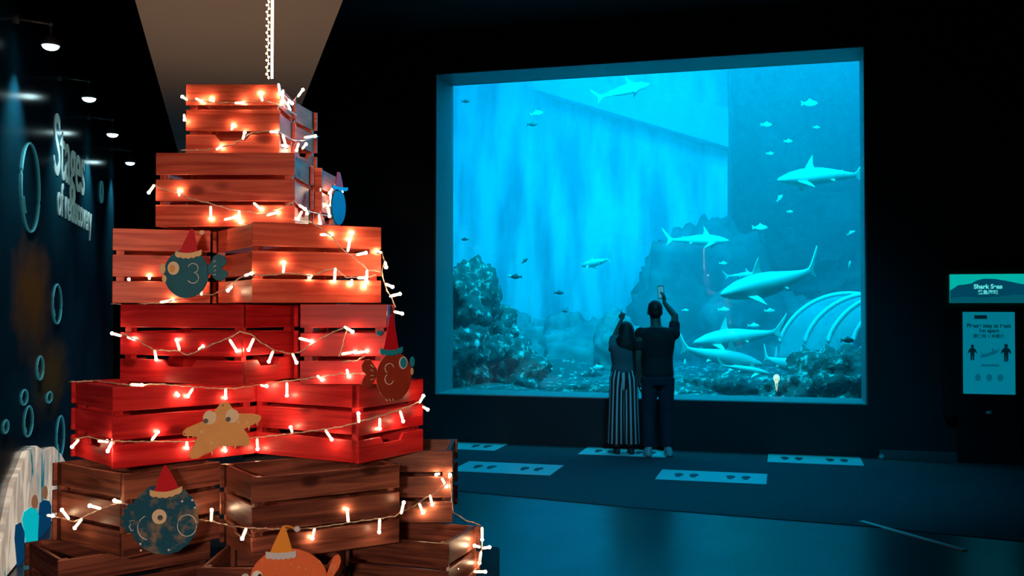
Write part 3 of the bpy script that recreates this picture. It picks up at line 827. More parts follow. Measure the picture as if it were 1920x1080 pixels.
# ================================================================== INFORMATION BOARD AT THE RIGHT
plain('board_black', (0.006, 0.007, 0.009), 0.5)
plain('sign_teal', (0, .3, .3), 0.4, emis=(0.0, 0.42, 0.36), es=1.0)
plain('sign_blue', (0, .05, .1), 0.4, emis=(0.0, 0.055, 0.10), es=1.0)
plain('sign_mid', (0, .1, .15), 0.4, emis=(0.0, 0.085, 0.12), es=1.0)
plain('sign_text', (.3, .9, .9), 0.4, emis=(0.12, 0.80, 0.75), es=1.0)
plain('poster_face', (0, .2, .3), 0.4, emis=(0.0, 0.165, 0.24), es=1.0)
plain('poster_ink', (0, .01, .02), 0.4, emis=(0.0, 0.012, 0.02), es=1.0)
plain('poster_pale', (0, .1, .2), 0.4, emis=(0.0, 0.09, 0.14), es=1.0)
pb = at_tank(1857, 575, -0.16)
ib = empty('information_board', (pb.x, pb.y, 0), WANG)
tag(ib, 'black information board with glowing header and backlit poster by the right wall', 'information board')
mpp = pb.y / FOC
def ibx(px): 
    p = at_tank(px, 575, -0.16); return (p - Vector((pb.x, pb.y, p.z))).dot(WD)
def ibz(py): return at_tank(1857, py, -0.16).z
b = bmesh.new(); add_box(b, (ibx(1768), .01, ibz(785)), (ibx(1945), .15, ibz(500))); obj('case', b, 'board_black', ib, bevel=.01)
b = bmesh.new(); add_box(b, (ibx(1795), .02, 0), (ibx(1915), .12, ibz(785))); obj('stand', b, 'board_black', ib)
x0, x1, z0, z1 = ibx(1781), ibx(1934), ibz(568), ibz(514)
b = bmesh.new(); add_box(b, (x0, -.02, z0), (x1, .01, z1)); hd = obj('header_lightbox', b, 'sign_teal', ib, bevel=.003)
hh = z1 - z0; ww = x1 - x0
PV = Matrix(((1, 0, 0, 0), (0, 0, -1, 0), (0, 1, 0, 0), (0, 0, 0, 1)))    # u right, v up, depth towards the viewer
def plate(name, pts, d0, mat, parent, th=.001):
    b = bmesh.new(); add_prism(b, pts, PV, d0, d0 + th); return obj(name, b, mat, parent)
wav = [(0, 0), (1, 0), (1, .60), (.86, .66), (.70, .76), (.55, .83), (.42, .84), (.33, .78), (.27, .68), (.18, .64), (.10, .62), (.04, .50), (0, .44)]
plate('wave_graphic', [(x0 + ww * a, z0 + hh * c) for a, c in wav], .0205, 'sign_blue', hd)
wav2 = [(0, 0), (1, 0), (1, .24), (.8, .30), (.6, .22), (.4, .17), (.2, .23), (0, .16)]
plate('wave_graphic', [(x0 + ww * a, z0 + hh * c) for a, c in wav2], .0225, 'sign_mid', hd)
TP = PV
def board_text(body, px, py, size, mat, parent, depth, bold=0.0):
    M = Matrix.Translation((ibx(px), 0, ibz(py))) @ TP @ Matrix.Translation((0, 0, depth))
    return text_obj('lettering', body, size, M, mat, parent, .0006, 'CENTER', 0, bold)
board_text('Shark Seas', 1852, 541, .066, 'sign_text', hd, .0245, .002)
board_text('鲨鱼海域', 1852, 551, .050, 'sign_text', hd, .0245, .001)
px0, px1, pz0, pz1 = ibx(1805), ibx(1902), ibz(739), ibz(585)
b = bmesh.new(); add_box(b, (px0, -.015, pz0), (px1, .01, pz1)); ps = obj('poster', b, 'poster_face', ib, bevel=.002)
plate('title_bar', [(ibx(1826), ibz(598)), (ibx(1850), ibz(598)), (ibx(1850), ibz(591)), (ibx(1826), ibz(591))], .0155, 'poster_ink', ps)
board_text('Please stay at least', 1853, 614, .058, 'poster_ink', ps, .0155, .0015)
board_text('1m apart', 1853, 623, .055, 'poster_ink', ps, .0155, .0015)
board_text('请保持 1 米距离', 1853, 633, .045, 'poster_ink', ps, .0155, .0008)
def person_icon(px, py, h):
    x, z = ibx(px), ibz(py)
    pts = [(-.10, -.5), (-.02, -.5), (0, -.12), (.02, -.5), (.10, -.5), (.12, -.05), (.14, .05), (.24, -.06), (.28, -.02), (.18, .22), (.08, .27), (.06, .30), (.10, .38), (.08, .47), (0, .5), (-.08, .47), (-.10, .38), (-.06, .30), (-.08, .27), (-.18, .22), (-.28, -.02), (-.24, -.06), (-.14, .05), (-.12, -.05)]
    plate('figure_print', [(x + a * h, z + c * h) for a, c in pts], .0155, 'poster_ink', ps)
person_icon(1822, 661, .17); person_icon(1885, 661, .19)
x, z = ibx(1854), ibz(664)
plate('shark_print', [(x + a * .2, z + c * .2) for a, c in ((-.5, -.2), (-.38, -.05), (-.42, .14), (-.30, .0), (0, .08), (.1, .14), (.16, .34), (.24, .2), (.42, .26), (.5, .4), (.46, .16), (.3, .02), (.05, -.08), (-.2, -.16))], .0155, 'poster_pale', ps)
plate('caption_bar', [(ibx(1838), ibz(687)), (ibx(1872), ibz(687)), (ibx(1872), ibz(683)), (ibx(1838), ibz(683))], .0155, 'poster_pale', ps)
for q in (1832, 1853, 1874):
    plate('icon_print', [(ibx(q) + .03 * cos(2 * pi * k / 10), ibz(708) + .04 * sin(2 * pi * k / 10)) for k in range(10)], .0155, 'poster_pale', ps)
b = bmesh.new(); add_ball(b, (ibx(1853), -.005, ibz(774)), (.035, .012, .02), 12); obj('button', b, 'steel', ib, True)

# ================================================================== THE CRATE TREE
PCH = 0.2443
BOXES = []
def tier_top(k): return 1.71 + (4 - k) * PCH
def slat_mesh(L, hgt, th, notch):
    bm = bmesh.new()
    if notch:
        pts = [(0, 0), (L, 0), (L, hgt), (L / 2 + .060, hgt), (L / 2 + .042, hgt - .021), (L / 2 - .042, hgt - .021), (L / 2 - .060, hgt), (0, hgt)]
    else:
        pts = [(0, 0), (L, 0), (L, hgt), (0, hgt)]
    add_prism(bm, pts, Matrix(((1, 0, 0, 0), (0, 0, 1, 0), (0, 1, 0, 0), (0, 0, 0, 1))), 0, th)
    bmesh.ops.recalc_face_normals(bm, faces=bm.faces)
    me = bpy.data.meshes.new('slat'); bm.to_mesh(me); bm.free()
    return me
def crate(tier, cx, cy, yaw, wd, dp, mat, label, z=None, notch_w=False, notch_d=True):
    """(cx, cy) near-left corner of the front; front runs along yaw by wd, side runs back by dp"""
    z0 = (tier_top(tier) - PCH) if z is None else z
    root = empty('wooden_crate', (cx, cy, z0), yaw)
    tag(root, label, 'crate', 'wooden crates stacked as a tree')
    BOXES.append((Vector((cx, cy, z0)), yaw, wd, dp, PCH - .002))
    th = .011; post = .024
    H = PCH - .002
    hs = .0705; gap = (H - 3 * hs - .004) / 2
    zs = [.002, .002 + hs + gap, .002 + 2 * (hs + gap)]
    mw = slat_mesh(wd, hs, th, False); mwn = slat_mesh(wd, hs, th, True)
    md = slat_mesh(dp - 2 * th, hs, th, False); mdn = slat_mesh(dp - 2 * th, hs, th, True)
    for m in (mw, mwn, md, mdn): m.materials.append(MATS[mat])
    for i, zz in enumerate(zs):
        jt = lambda: random.uniform(-.0012, .0012)
        mm = mwn if (notch_w and i == 0) else mw
        for (loc, rz, me) in (((0, 0, zz), 0, mm), ((wd, dp, zz), pi, mm),
                              ((th, dp - th, zz), -pi / 2, mdn if (notch_d and i == 0) else md),
                              ((wd - th, th, zz), pi / 2, mdn if (notch_d and i == 0) else md)):
            o = bpy.data.objects.new('slat', me); col.objects.link(o); o.parent = root
            o.location = (loc[0], loc[1], loc[2] + jt()); o.rotation_euler = (0, jt(), rz)
            b = o.modifiers.new('bevel', 'BEVEL'); b.width = .0016; b.segments = 1
    pm = None
    for (x, y) in ((th, th), (wd - th - post, th), (th, dp - th - post), (wd - th - post, dp - th - post)):
        if pm is None:
            bm = bmesh.new(); add_box(bm, (0, 0, 0), (H - .006, post, post)); pm = bpy.data.meshes.new('corner_post')
            bmesh.ops.recalc_face_normals(bm, faces=bm.faces); bm.to_mesh(pm); bm.free(); pm.materials.append(MATS[mat])
        o = bpy.data.objects.new('corner_post', pm); col.objects.link(o); o.parent = root
        o.matrix_local = Matrix.Translation((x + post, y, .003)) @ Matrix.Rotation(-pi / 2, 4, 'Y')
    nb = 4; bw = (dp - 2 * th - .01) / nb
    bm = bmesh.new(); add_box(bm, (0, 0, 0), (wd - 2 * th - .002, bw - .008, .009)); bmesh.ops.recalc_face_normals(bm, faces=bm.faces)
    me = bpy.data.meshes.new('bottom_board'); bm.to_mesh(me); bm.free(); me.materials.append(MATS[mat])
    for k in range(nb):
        o = bpy.data.objects.new('bottom_board', me); col.objects.link(o); o.parent = root
        o.location = (th + .001, th + .006 + k * bw, .008)
    return root

def crate_c(tier, nx, ny, ryaw_dir, wr, wl, mat, label, **kw):
    """near corner at (nx, ny); right face along direction ryaw (deg from +X) for wr, left face back-left for wl"""
    return crate(tier, nx, ny, R(ryaw_dir), wr, wl, mat, label, **kw)
OW, RW, BW = 'orange_wood', 'red_wood', 'brown_wood'
crate(1, -1.083, 3.300, 0.0, .312, .25, OW, 'topmost orange crate facing front, under the hanging light tube', notch_w=True)
crate(1, -1.082, 3.600, R(-8), .31, .24, OW, 'crate behind the topmost one, its blue-lit side showing at the right')
crate(2, -1.146, 3.200, R(0), .448, .31, OW, 'wide orange crate in the second row from the top')
crate(2, -.985, 3.560, R(-4), .31, .27, OW, 'crate behind the second-row orange one, blue-lit side at the right')
crate(3, -1.275, 3.180, R(20), .30, .44, OW, 'orange crate at the left of the third row, behind the teal fish')
crate_c(3, -.765, 2.936, 31, .411, .46, OW, 'orange crate of the third row turned cornerwise to the front', notch_d=False)
crate(4, -.80 - .45 * cos(R(20)), 2.96 + .45 * sin(R(20)), R(-20), .45, .31, RW, 'red crate at the left of the fourth row', notch_w=True)
crate(4, -.634, 2.985, R(3), .258, .38, RW, 'red crate at the right of the fourth row')
crate_c(5, -1.172, 2.934, 43, .46, .345, RW, 'red crate at the left of the fifth row with a cut-out handle')
crate_c(5, -.465, 3.03, 60, .34, .44, RW, 'red crate at the right of the fifth row, right handle cut-out', notch_w=True, notch_d=False)
crate_c(6, -1.11, 2.86, 53, .33, .392, BW, 'brown crate at the left of the sixth row behind the blue fish', notch_d=False)
crate_c(6, -.731, 2.814, 33, .461, .305, BW, 'open brown crate of the sixth row turned cornerwise to the front')
crate(6, -.508, 3.345, R(0), .31, .31, BW, 'brown crate at the far right of the sixth row, set back')
crate_c(7, -1.294, 2.858, 42, .46, .315, BW, 'brown crate in the lower left corner of the picture')
crate(7, -.88, 2.793, R(0), .38, .30, BW, 'brown crate behind the orange fish at the bottom edge')
crate(7, -.195 - .45 * cos(R(-19.5)), 3.065 - .45 * sin(R(-19.5)), R(-19.5) , .45, .27, BW, 'open brown crate at the bottom right of the tree')

# support: a black core and plinth that carry the rings of crates (hidden behind and below them)
b = bmesh.new(); add_box(b, (-.98, 3.64, .7327), (-.64, 3.95, tier_top(3))); o = obj('support_column', b, 'black_paint', bevel=.004)
tag(o, 'black column hidden behind the crate tree', 'column')
b = bmesh.new(); add_box(b, (-1.62, 2.80, .06), (-.05, 4.05, .7307)); pl = obj('display_plinth', b, 'black_paint', bevel=.008)
tag(pl, 'black plinth under the lowest crates', 'plinth')
b = bmesh.new(); add_box(b, (-1.56, 2.86, 0), (-.11, 3.99, .06)); obj('plinth_foot', b, 'black_paint', pl)

# ---- raycast against the outer shape of the crates
def hit(px, py):
    d = ray(px, py); best = None; nrm = None
    for (c, yaw, wd, dp, h) in BOXES:
        M = Matrix.Rotation(-yaw, 3, 'Z')
        o = M @ (CAM - c); dd = M @ d
        lo = (0, 0, 0); hi = (wd, dp, h)
        tn_, tf = -1e9, 1e9; ax = 0
        ok = True
        for i in range(3):
            if abs(dd[i]) < 1e-9:
                if o[i] < lo[i] or o[i] > hi[i]: ok = False; break
                continue
            a = (lo[i] - o[i]) / dd[i]; b_ = (hi[i] - o[i]) / dd[i]
            if a > b_: a, b_ = b_, a
            if a > tn_: tn_ = a; ax = i
            tf = min(tf, b_)
        if ok and tn_ < tf and tn_ > 0 and (best is None or tn_ < best):
            best = tn_
            nn = Vector((0, 0, 0)); nn[ax] = -1 if dd[ax] > 0 else 1
            nrm = Matrix.Rotation(yaw, 3, 'Z') @ nn
    if best is None: return None, None
    return CAM + d * best, nrm

def trace(pix, off=.010, step=7, dflt=3.1):
    """pixel polyline -> 3-D points lying on the crates (or bridging between them)"""
    dense = []
    for i in range(len(pix) - 1):
        a, b_ = Vector(pix[i]), Vector(pix[i + 1])
        n = max(1, int((b_ - a).length / step))
        for k in range(n): dense.append(a.lerp(b_, k / n))
    dense.append(Vector(pix[-1]))
    ds = []
    for p in dense:
        h, n = hit(p.x, p.y)
        ds.append(None if h is None else (h - CAM).length / ray(p.x, p.y).length)
    known = [i for i, v in enumerate(ds) if v is not None]
    if not known: ds = [dflt] * len(ds)
    else:
        for i, v in enumerate(ds):
            if v is None:
                j = min(known, key=lambda q: abs(q - i)); ds[i] = ds[j]
        ds = [v for v in ds]
    # a wire is taut: never sinks behind the local front
    sm = []
    for i in range(len(ds)):
        win_ = ds[max(0, i - 1):i + 2]; sm.append(min(win_))
    out = []
    for p, k in zip(dense, sm):
        r = ray(p.x, p.y); out.append(CAM + r * (k - off))
    return out

# ---- light strings
def one_bulb(root, base, dirn, glow=True, L=.034):
    """a clear LED sleeve on a short stem; small lit core in the tip"""
    base = Vector(base); dirn = dirn.normalized()
    bm = bmesh.new()
    a, b_ = frame_for(dirn)
    def stn(k, r): return (base + dirn * k, r, r, (a, b_))
    add_loft(bm, [stn(0, .0022), stn(.004, .0044), stn(.012, .0046), stn(L, .0044), stn(L + .003, .0026)], 8)
    rel = base
    o = obj('bulb', bm, 'sleeve_glow', root, True)
    if glow:
        bm = bmesh.new(); add_ball(bm, base + dirn * (L * .99), (.0053, .0053, .0053), 8)
        obj('lit_core', bm, 'bulb_glow', o, True)
    return o
def string(name, label, pix, bulbs, off=.012):
    """bulbs: (px, py, dx, dy) base pixel and tip offset in pixels"""
    root = empty(name, (0, 0, 0)); tag(root, label, 'string lights', 'warm LED string lights wound around the crate tree')
    pts = trace(pix, off)
    root.location = pts[0]
    inv = Matrix.Translation(-pts[0])
    bm = bmesh.new()
    p2 = [inv @ p for p in pts]
    add_tube(bm, p2, .0016, 5)
    # twisted partner strand
    tw2 = []
    for i, p in enumerate(p2):
        d = p2[min(i + 1, len(p2) - 1)] - p2[max(i - 1, 0)]
        a, b_ = frame_for(d if d.length > 1e-6 else Vector((1, 0, 0)))
        tw2.append(p + (a * cos(i * 1.9) + b_ * sin(i * 1.9)) * .0026)
    add_tube(bm, tw2, .0014, 5)
    obj('wire', bm, 'wire', root, True)
    for q in bulbs:
        px, py, dx, dy = q[:4]
        k = min(range(len(pts)), key=lambda i: (Vector((px, py)) - proj(pts[i])).length)
        depth = pts[k].y
        base = at_y(px, py, depth - .003); tip = at_y(px + dx, py + dy, depth - .006)
        h, n = hit(px + dx, py + dy)
        if h is not None:
            kk = (h - CAM).length / ray(px + dx, py + dy).length
            rr = ray(px + dx, py + dy)
            tt = CAM + rr * (kk - .010)
            if tt.y < tip.y or (tt.y - tip.y) < .03: tip = tt
        one_bulb(root, inv @ base, (tip - base), True, max(.02, min(.042, (tip - base).length)))
    return root
def proj(p):
    v = p - CAM
    y_ = v.y * cos(PITCH) + v.z * sin(PITCH); z_ = -v.y * sin(PITCH) + v.z * cos(PITCH)
    return Vector((960 + FOC * v.x / y_, 540 - FOC * z_ / y_))

string('light_string', 'short warm light string across the upper gap of the topmost crate',
       [(348, 189), (370, 188), (402, 192), (430, 192), (458, 193), (490, 188), (522, 196), (540, 205), (556, 216)],
       [(366, 184, 12, 6), (402, 191, -3, -3), (440, 193, 16, 0), (492, 190, -4, -16), (524, 198, 8, -8), (545, 208, -6, -14)])
string('light_string', 'warm light string across the bottom of the topmost crate',
       [(340, 282), (375, 282), (400, 280), (440, 270), (458, 258), (475, 248), (500, 246), (520, 246), (535, 254), (552, 264), (575, 262), (596, 256)],
       [(405, 281, 10, -6), (455, 262, 4, -14), (505, 247, 14, 0), (434, 244, 2, -6), (530, 252, 6, 22), (527, 272, 10, 2), (560, 268, -4, 14), (570, 258, 26, -4), (566, 280, 8, -10), (345, 214, 1, 8), (352, 188, -6, -4)])
string('light_string', 'warm light cluster clinging to the right side of the topmost crate',
       [(520, 156), (526, 170), (536, 182), (548, 190), (556, 182), (562, 176)],
       [(522, 156, 3, 20), (531, 168, -2, 22), (558, 182, 10, -14), (540, 186, 8, 8)])
string('light_string', 'warm light string across the wide orange crate of the second row',
       [(286, 346), (300, 352), (330, 362), (362, 374), (390, 380), (430, 392), (460, 396), (490, 402), (520, 392), (545, 382), (552, 376), (562, 388), (580, 396), (600, 402), (618, 404)],
       [(290, 346, -11, 15), (336, 368, 0, -10), (395, 386, 0, 24), (448, 394, 2, 22), (475, 380, 14, 12), (500, 404, 20, -6), (560, 384, 12, 8), (566, 396, -10, 20), (575, 398, 6, 22), (598, 402, 2, 18), (420, 412, 22, -5)])
string('light_string', 'warm light cluster hanging at the right end of the second row',
       [(618, 404), (610, 392), (622, 372), (620, 356), (630, 346), (642, 352)],
       [(620, 366, 0, 18), (614, 384, 4, 22), (628, 346, 8, 8), (636, 350, 5, 10), (624, 352, -6, 10)])
string('light_string', 'warm light string sloping over the cornerwise orange crate',
       [(548, 414), (580, 416), (600, 426), (625, 446), (640, 466), (660, 480), (690, 506), (712, 510)],
       [(600, 440, 22, 0), (655, 456, 6, -22), (652, 472, 5, -28), (668, 478, 18, -4), (688, 506, 0, 22)])
string('light_string', 'warm light string along the third row below the teal fish',
       [(208, 570), (250, 570), (300, 568), (330, 562), (360, 555), (400, 552), (420, 544), (436, 530), (452, 520), (470, 515), (500, 516), (540, 512), (560, 514), (585, 518), (605, 508), (628, 503), (650, 520), (690, 520), (705, 515)],
       [(300, 567, 24, -4), (378, 554, -3, -20), (436, 536, -8, 8), (458, 517, 14, -4), (531, 512, 2, -20), (585, 516, -3, 3), (629, 502, -2, 26), (670, 521, 16, 0), (660, 524, -2, 8), (686, 524, -2, 14), (242, 524, -3, -3), (280, 524, 0, -4)])
string('light_string', 'warm light string dangling off the right edge of the third row',
       [(706, 474), (716, 474), (722, 490), (716, 508), (720, 528), (726, 545), (734, 558), (742, 576)],
       [(722, 490, 2, 10), (722, 532, 14, 6), (730, 556, 20, -5), (738, 584, 16, 4), (716, 474, -6, -2)])
string('light_string', 'warm light string draped in arcs across the fourth row',
       [(208, 628), (236, 628), (262, 640), (288, 656), (310, 657), (335, 658), (352, 666), (372, 658), (400, 645), (428, 634), (450, 622), (470, 626), (490, 642), (514, 656), (540, 662), (560, 662), (584, 646), (610, 630), (640, 616), (652, 612)],
       [(228, 630, -18, -5), (238, 632, 8, 2), (290, 656, 3, 18), (337, 657, -6, -20), (372, 656, 4, -3), (430, 636, 14, 22), (476, 634, -10, 22), (512, 658, -8, 20), (548, 662, 8, 18), (560, 634, 24, 6), (645, 612, 16, 10)])
string('light_string', 'warm light loop at the right end of the fourth row',
       [(652, 612), (646, 630), (640, 655), (636, 668), (660, 662), (686, 656), (684, 668), (670, 676), (640, 678)],
       [(640, 664, 26, -4), (668, 662, 20, -4), (690, 678, 4, 16)])
string('light_string', 'warm light string along the joint of fourth and fifth rows',
       [(130, 716), (180, 714), (240, 722), (300, 720), (350, 724), (400, 728), (440, 728), (480, 722), (520, 716), (560, 712), (600, 706), (640, 700), (680, 700), (700, 700)],
       [(244, 721, 22, 1), (362, 728, -10, 15), (423, 728, 0, 18), (488, 722, 12, 2), (488, 700, 4, -22), (538, 717, 0, 28), (594, 704, 10, 8), (650, 692, 4, 14), (330, 735, 4, 6)])
string('light_string', 'warm light string across the fifth row in front of the starfish',
       [(134, 826), (160, 818), (200, 826), (250, 828), (300, 828), (350, 828), (400, 826), (430, 824), (480, 820), (540, 814), (600, 806), (650, 798), (690, 786), (730, 774), (760, 764), (790, 752)],
       [(148, 824, -13, 14), (210, 828, -8, 18), (284, 826, 12, -16), (350, 828, 1, 12), (418, 826, 5, 20), (482, 822, 1, 20), (548, 811, -3, -10), (610, 806, 12, 18), (673, 793, -1, -18), (712, 784, 0, 20), (750, 770, 6, 20), (786, 756, 8, -14), (792, 762, 10, 6), (184, 827, 18, 0)])
string('light_string', 'warm light string across the brown sixth row in front of the blue fish',
       [(88, 966), (110, 970), (140, 978), (165, 965), (195, 952), (225, 942), (250, 950), (290, 958), (330, 966), (370, 974), (400, 978), (430, 986), (470, 990), (520, 992), (560, 992), (600, 988), (640, 982), (680, 976), (710, 972), (740, 968), (752, 960), (775, 950), (800, 932), (815, 926), (838, 906)],
       [(88, 966, 8, 1), (130, 974, -14, -18), (154, 972, -14, 18), (190, 954, -22, -6), (228, 942, -8, -2), (300, 960, -24, -6), (348, 972, -16, 22), (396, 978, 1, -22), (462, 990, -8, 20), (590, 990, -5, 22), (653, 980, -2, -26), (712, 972, -1, 26), (752, 964, 5, -22), (786, 944, 8, 20), (806, 928, 5, 20), (828, 896, 10, 18), (824, 888, -6, 2), (842, 896, 2, -6)], off=.03)
string('light_string', 'warm light string hanging at the lower right end of the tree',
       [(843, 896), (850, 960), (872, 975), (900, 984), (904, 1010), (903, 1040), (896, 1064), (880, 1078)],
       [(904, 988, 0, 24), (900, 1026, -14, -4), (904, 1028, 14, -2), (902, 1034, -3, 22), (888, 1072, 22, 0), (862, 1066, -18, 2)])

# hanging tube and fairy string from the soffit to the top crate
tp = at_y(510, 148, 3.40)
hg = empty('hanging_light_tube', (tp.x, tp.y, 3.0)); tag(hg, 'bright warm light tube hanging from the soffit down to the topmost crate', 'light tube')
b = bmesh.new(); add_tube(b, [(0, 0, 0), (0, 0, tp.z - 3.0 + .002)], .0042, 8); obj('glowing_tube', b, 'tube_glow', hg, True)
b = bmesh.new(); add_tube(b, [(0, 0, 0), (0, 0, -.012)], .02, 12); obj('ceiling_clip', b, 'steel', hg)
tq = at_y(502, 149, 3.40)
hs_ = empty('fairy_light_string', (tq.x, tq.y, 3.0)); tag(hs_, 'thin string of tiny beads of light hanging just left of the light tube', 'string lights')
zl = tq.z - 3.0
b = bmesh.new(); add_tube(b, [(.003 * sin(k * 1.3), 0, zl * k / 40) for k in range(41)], .0012, 5); obj('wire', b, 'wire', hs_)
nb_ = 44
bmB = bmesh.new(); add_ball(bmB, (0, 0, 0), .0036, 6)
mb_ = bpy.data.meshes.new('bead_bulb'); bmB.to_mesh(mb_); bmB.free(); mb_.materials.append(MATS['tube_glow'])
for k in range(nb_):
    o = bpy.data.objects.new('bead_bulb', mb_); col.objects.link(o); o.parent = hs_
    o.location = (.0035 * (1 if k % 2 else -1), -.002, zl * (k + .5) / nb_)

# ================================================================== CUT-OUT SEA CREATURES
class Cut:
    def __init__(self, name, label, cat, px, py, Y, yaw, squeeze=None):
        self.c = at_y(px, py, Y); self.px, self.py, self.Y = px, py, Y
        self.root = empty(name, self.c, yaw); tag(self.root, label, cat)
        self.k = Y / FOC
        va = math.atan2(self.c.x, self.c.y)           # view direction angle
        self.sq = max(.35, cos(yaw - (-va)))
        self.M = Matrix(((1, 0, 0, 0), (0, 0, -1, 0), (0, 1, 0, 0), (0, 0, 0, 1)))
    def m(self, pts):
        return [((x - self.px) * self.k / self.sq, (self.py - y) * self.k) for x, y in pts]
    def plate(self, name, pts, d0, d1, mat, parent=None, bevel=.0008, **kw):
        b = bmesh.new(); add_prism(b, self.m(pts), self.M, d0, d1)
        o = obj(name, b, mat, parent or self.root, bevel=bevel)
        for a, v in kw.items(): o[a] = v
        return o
    def line(self, name, pts, d, mat, r=.0012, parent=None):
        b = bmesh.new(); add_tube(b, [self.M @ Vector((u, v, d)) for u, v in self.m(pts)], r, 6)
        return obj(name, b, mat, parent or self.root, True)
def ell(cx, cy, rx, ry, n=36, a0=0, wob=0, nw=12):
    return [(cx + rx * (1 + wob * sin(nw * 2 * pi * k / n)) * cos(a0 + 2 * pi * k / n), cy + ry * (1 + wob * sin(nw * 2 * pi * k / n)) * sin(a0 + 2 * pi * k / n)) for k in range(n)]
def arc(cx, cy, rx, ry, a0, a1, n=14):
    return [(cx + rx * cos(R(a0 + (a1 - a0) * k / n)), cy + ry * sin(R(a0 + (a1 - a0) * k / n))) for k in range(n + 1)]

def hat(c, tip, bl, br, trim_top, mat, tmat, pom=None, pmat=None, d=.006, wid=9, scal=5):
    """cone hat with scalloped trim; bl, br = base corners px"""
    mid = ((bl[0] + br[0]) / 2, (bl[1] + br[1]) / 2)
    h = c.plate('hat', [tip, (tip[0] + 3, tip[1] + 2), (tip[0] * .45 + br[0] * .55 + 1, tip[1] * .45 + br[1] * .55 - 1), br, (mid[0], mid[1] + 5), bl, (tip[0] * .45 + bl[0] * .55 - 1, tip[1] * .45 + bl[1] * .55 - 1), (tip[0] - 3, tip[1] + 2)], d, d + .004, mat)
    n = 4 * scal; up = []; lo = []
    L_ = (bl[0] - 7, bl[1] - 3); R_ = (br[0] + 7, br[1] - 3)
    for k in range(n + 1):
        f = k / n; x = L_[0] + (R_[0] - L_[0]) * f; y = L_[1] + (R_[1] - L_[1]) * f + trim_top * sin(pi * f)
        up.append((x, y)); lo.append((x, y + wid + 2.2 * abs(sin(pi * scal * f))))
    c.plate('hat_trim', up + lo[::-1], d + .002, d + .007, tmat)
    if pom: c.plate('pompom', ell(pom[0], pom[1], pom[2], pom[2], 16, 0, .08, 5), d + .002, d + .007, pmat or tmat)
    return h

# 1 teal fish, third row
c = Cut('fish_cutout', 'teal round fish cut-out with red hat on the orange third row', 'decoration', 350, 512, 3.02, R(6))
c.plate('body', ell(350, 513, 40, 46), 0, .005, 'teal_print', bevel=.001)
c.plate('tail_fin', [(386, 500), (394, 490), (399, 479), (410, 476), (420, 482), (422, 492), (416, 500), (412, 504), (418, 506), (425, 510), (422, 520), (413, 527), (402, 525), (396, 517), (390, 512), (386, 516)], 0, .005, 'teal_print')
c.plate('lips', ell(308, 504, 5, 10, 16), .001, .006, 'trim_cream'); c.plate('lips', ell(311, 523, 4, 7, 16), .001, .006, 'trim_cream')
ey = c.plate('eye', ell(327, 503, 10.5, 12.5, 24), .005, .0065, 'eye_cream'); c.plate('pupil', ell(325, 504, 5.5, 7.5, 20), .0065, .0075, 'yellow_print', ey)
c.line('cheek_mark', arc(362, 503, 9, 9, 200, 440), .006, 'line_white')
c.line('cheek_mark', arc(362, 521, 10, 10, -60, 150), .006, 'line_white')
for dy in (-14, -5, 3, 10):
    c.line('tail_stroke', [(398, 506 + dy), (403, 503 + dy * 1.1)], .006, 'line_white', .001)
hat(c, (360, 429), (338, 474), (371, 471), 5, 'hat_red', 'trim_cream', (378, 436, 4.5), 'trim_cream')
# 2 brick fish, fifth row right
c = Cut('fish_cutout', 'brick-red fish cut-out with dark red hat and blue trim', 'decoration', 735, 705, 3.00, R(42))
c.plate('body', ell(738, 706, 33, 46), 0, .005, 'brick_print', bevel=.001)
c.plate('tail_fin', [(706, 690), (700, 682), (694, 672), (685, 672), (679, 682), (680, 692), (687, 699), (682, 706), (679, 715), (684, 723), (694, 722), (701, 712), (706, 704)], 0, .005, 'brick_print')
c.plate('lips', ell(772, 680, 4, 10, 16), .001, .006, 'trim_blue'); c.plate('lips', ell(771, 698, 3, 7, 16), .001, .006, 'trim_cream')
ey = c.plate('eye', ell(754, 681, 8, 12, 24), .005, .0065, 'trim_white'); c.plate('pupil', ell(754, 681, 6, 9.5, 20), .0065, .0075, 'trim_blue', ey)
c.line('cheek_mark', arc(728, 690, 8, 9, -10, -240), .006, 'line_white')
c.line('cheek_mark', arc(728, 710, 8, 10, 20, 240), .006, 'line_white')
for dy in (-10, -3, 5, 11):
    c.line('tail_stroke', [(700, 697 + dy), (694, 695 + dy * 1.3)], .006, 'line_white', .001)
for k in range(3): c.line('fin_stroke', [(722 + 6 * k, 747), (724 + 6 * k, 751)], .006, 'line_white', .001)
hat(c, (731, 590), (716, 655), (744, 653), 5, 'hat_red', 'trim_blue', (708, 624, 5), 'trim_blue')
# 3 starfish
c = Cut('starfish_cutout', 'yellow-orange starfish cut-out with big eyes on the red fifth row', 'decoration', 418, 808, 2.93, R(14))
star = [(421, 753), (430, 757), (436, 768), (444, 776), (470, 777), (485, 780), (488, 785), (485, 792), (470, 799), (456, 806), (463, 815), (468, 826), (467, 834), (460, 837), (428, 837), (415, 836), (398, 846), (384, 852), (375, 857), (362, 858), (357, 852), (360, 843), (366, 832), (372, 818), (364, 816), (348, 815), (346, 808), (352, 801), (366, 795), (384, 788), (398, 776), (406, 766), (412, 757)]
c.plate('body', star, 0, .005, 'yellow_print', bevel=.0015)
for (x, y) in ((394, 782), (434, 780)):
    ey = c.plate('eye', ell(x + .5, y, 12.2, 13.2, 24), .005, .0075, 'eye_cream'); c.plate('pupil', ell(x - 6.5, y + 6, 4.6, 4.6, 14), .0075, .0085, 'pupil', ey)
for (x, y) in ((356, 815), (365, 815), (399, 848), (427, 838), (440, 838), (459, 838), (465, 803), (480, 796)):
    c.plate('spine', [(x - 2, y - 2), (x + 2, y - 2), (x, y + 6)], .001, .004, 'trim_cream', bevel=0)
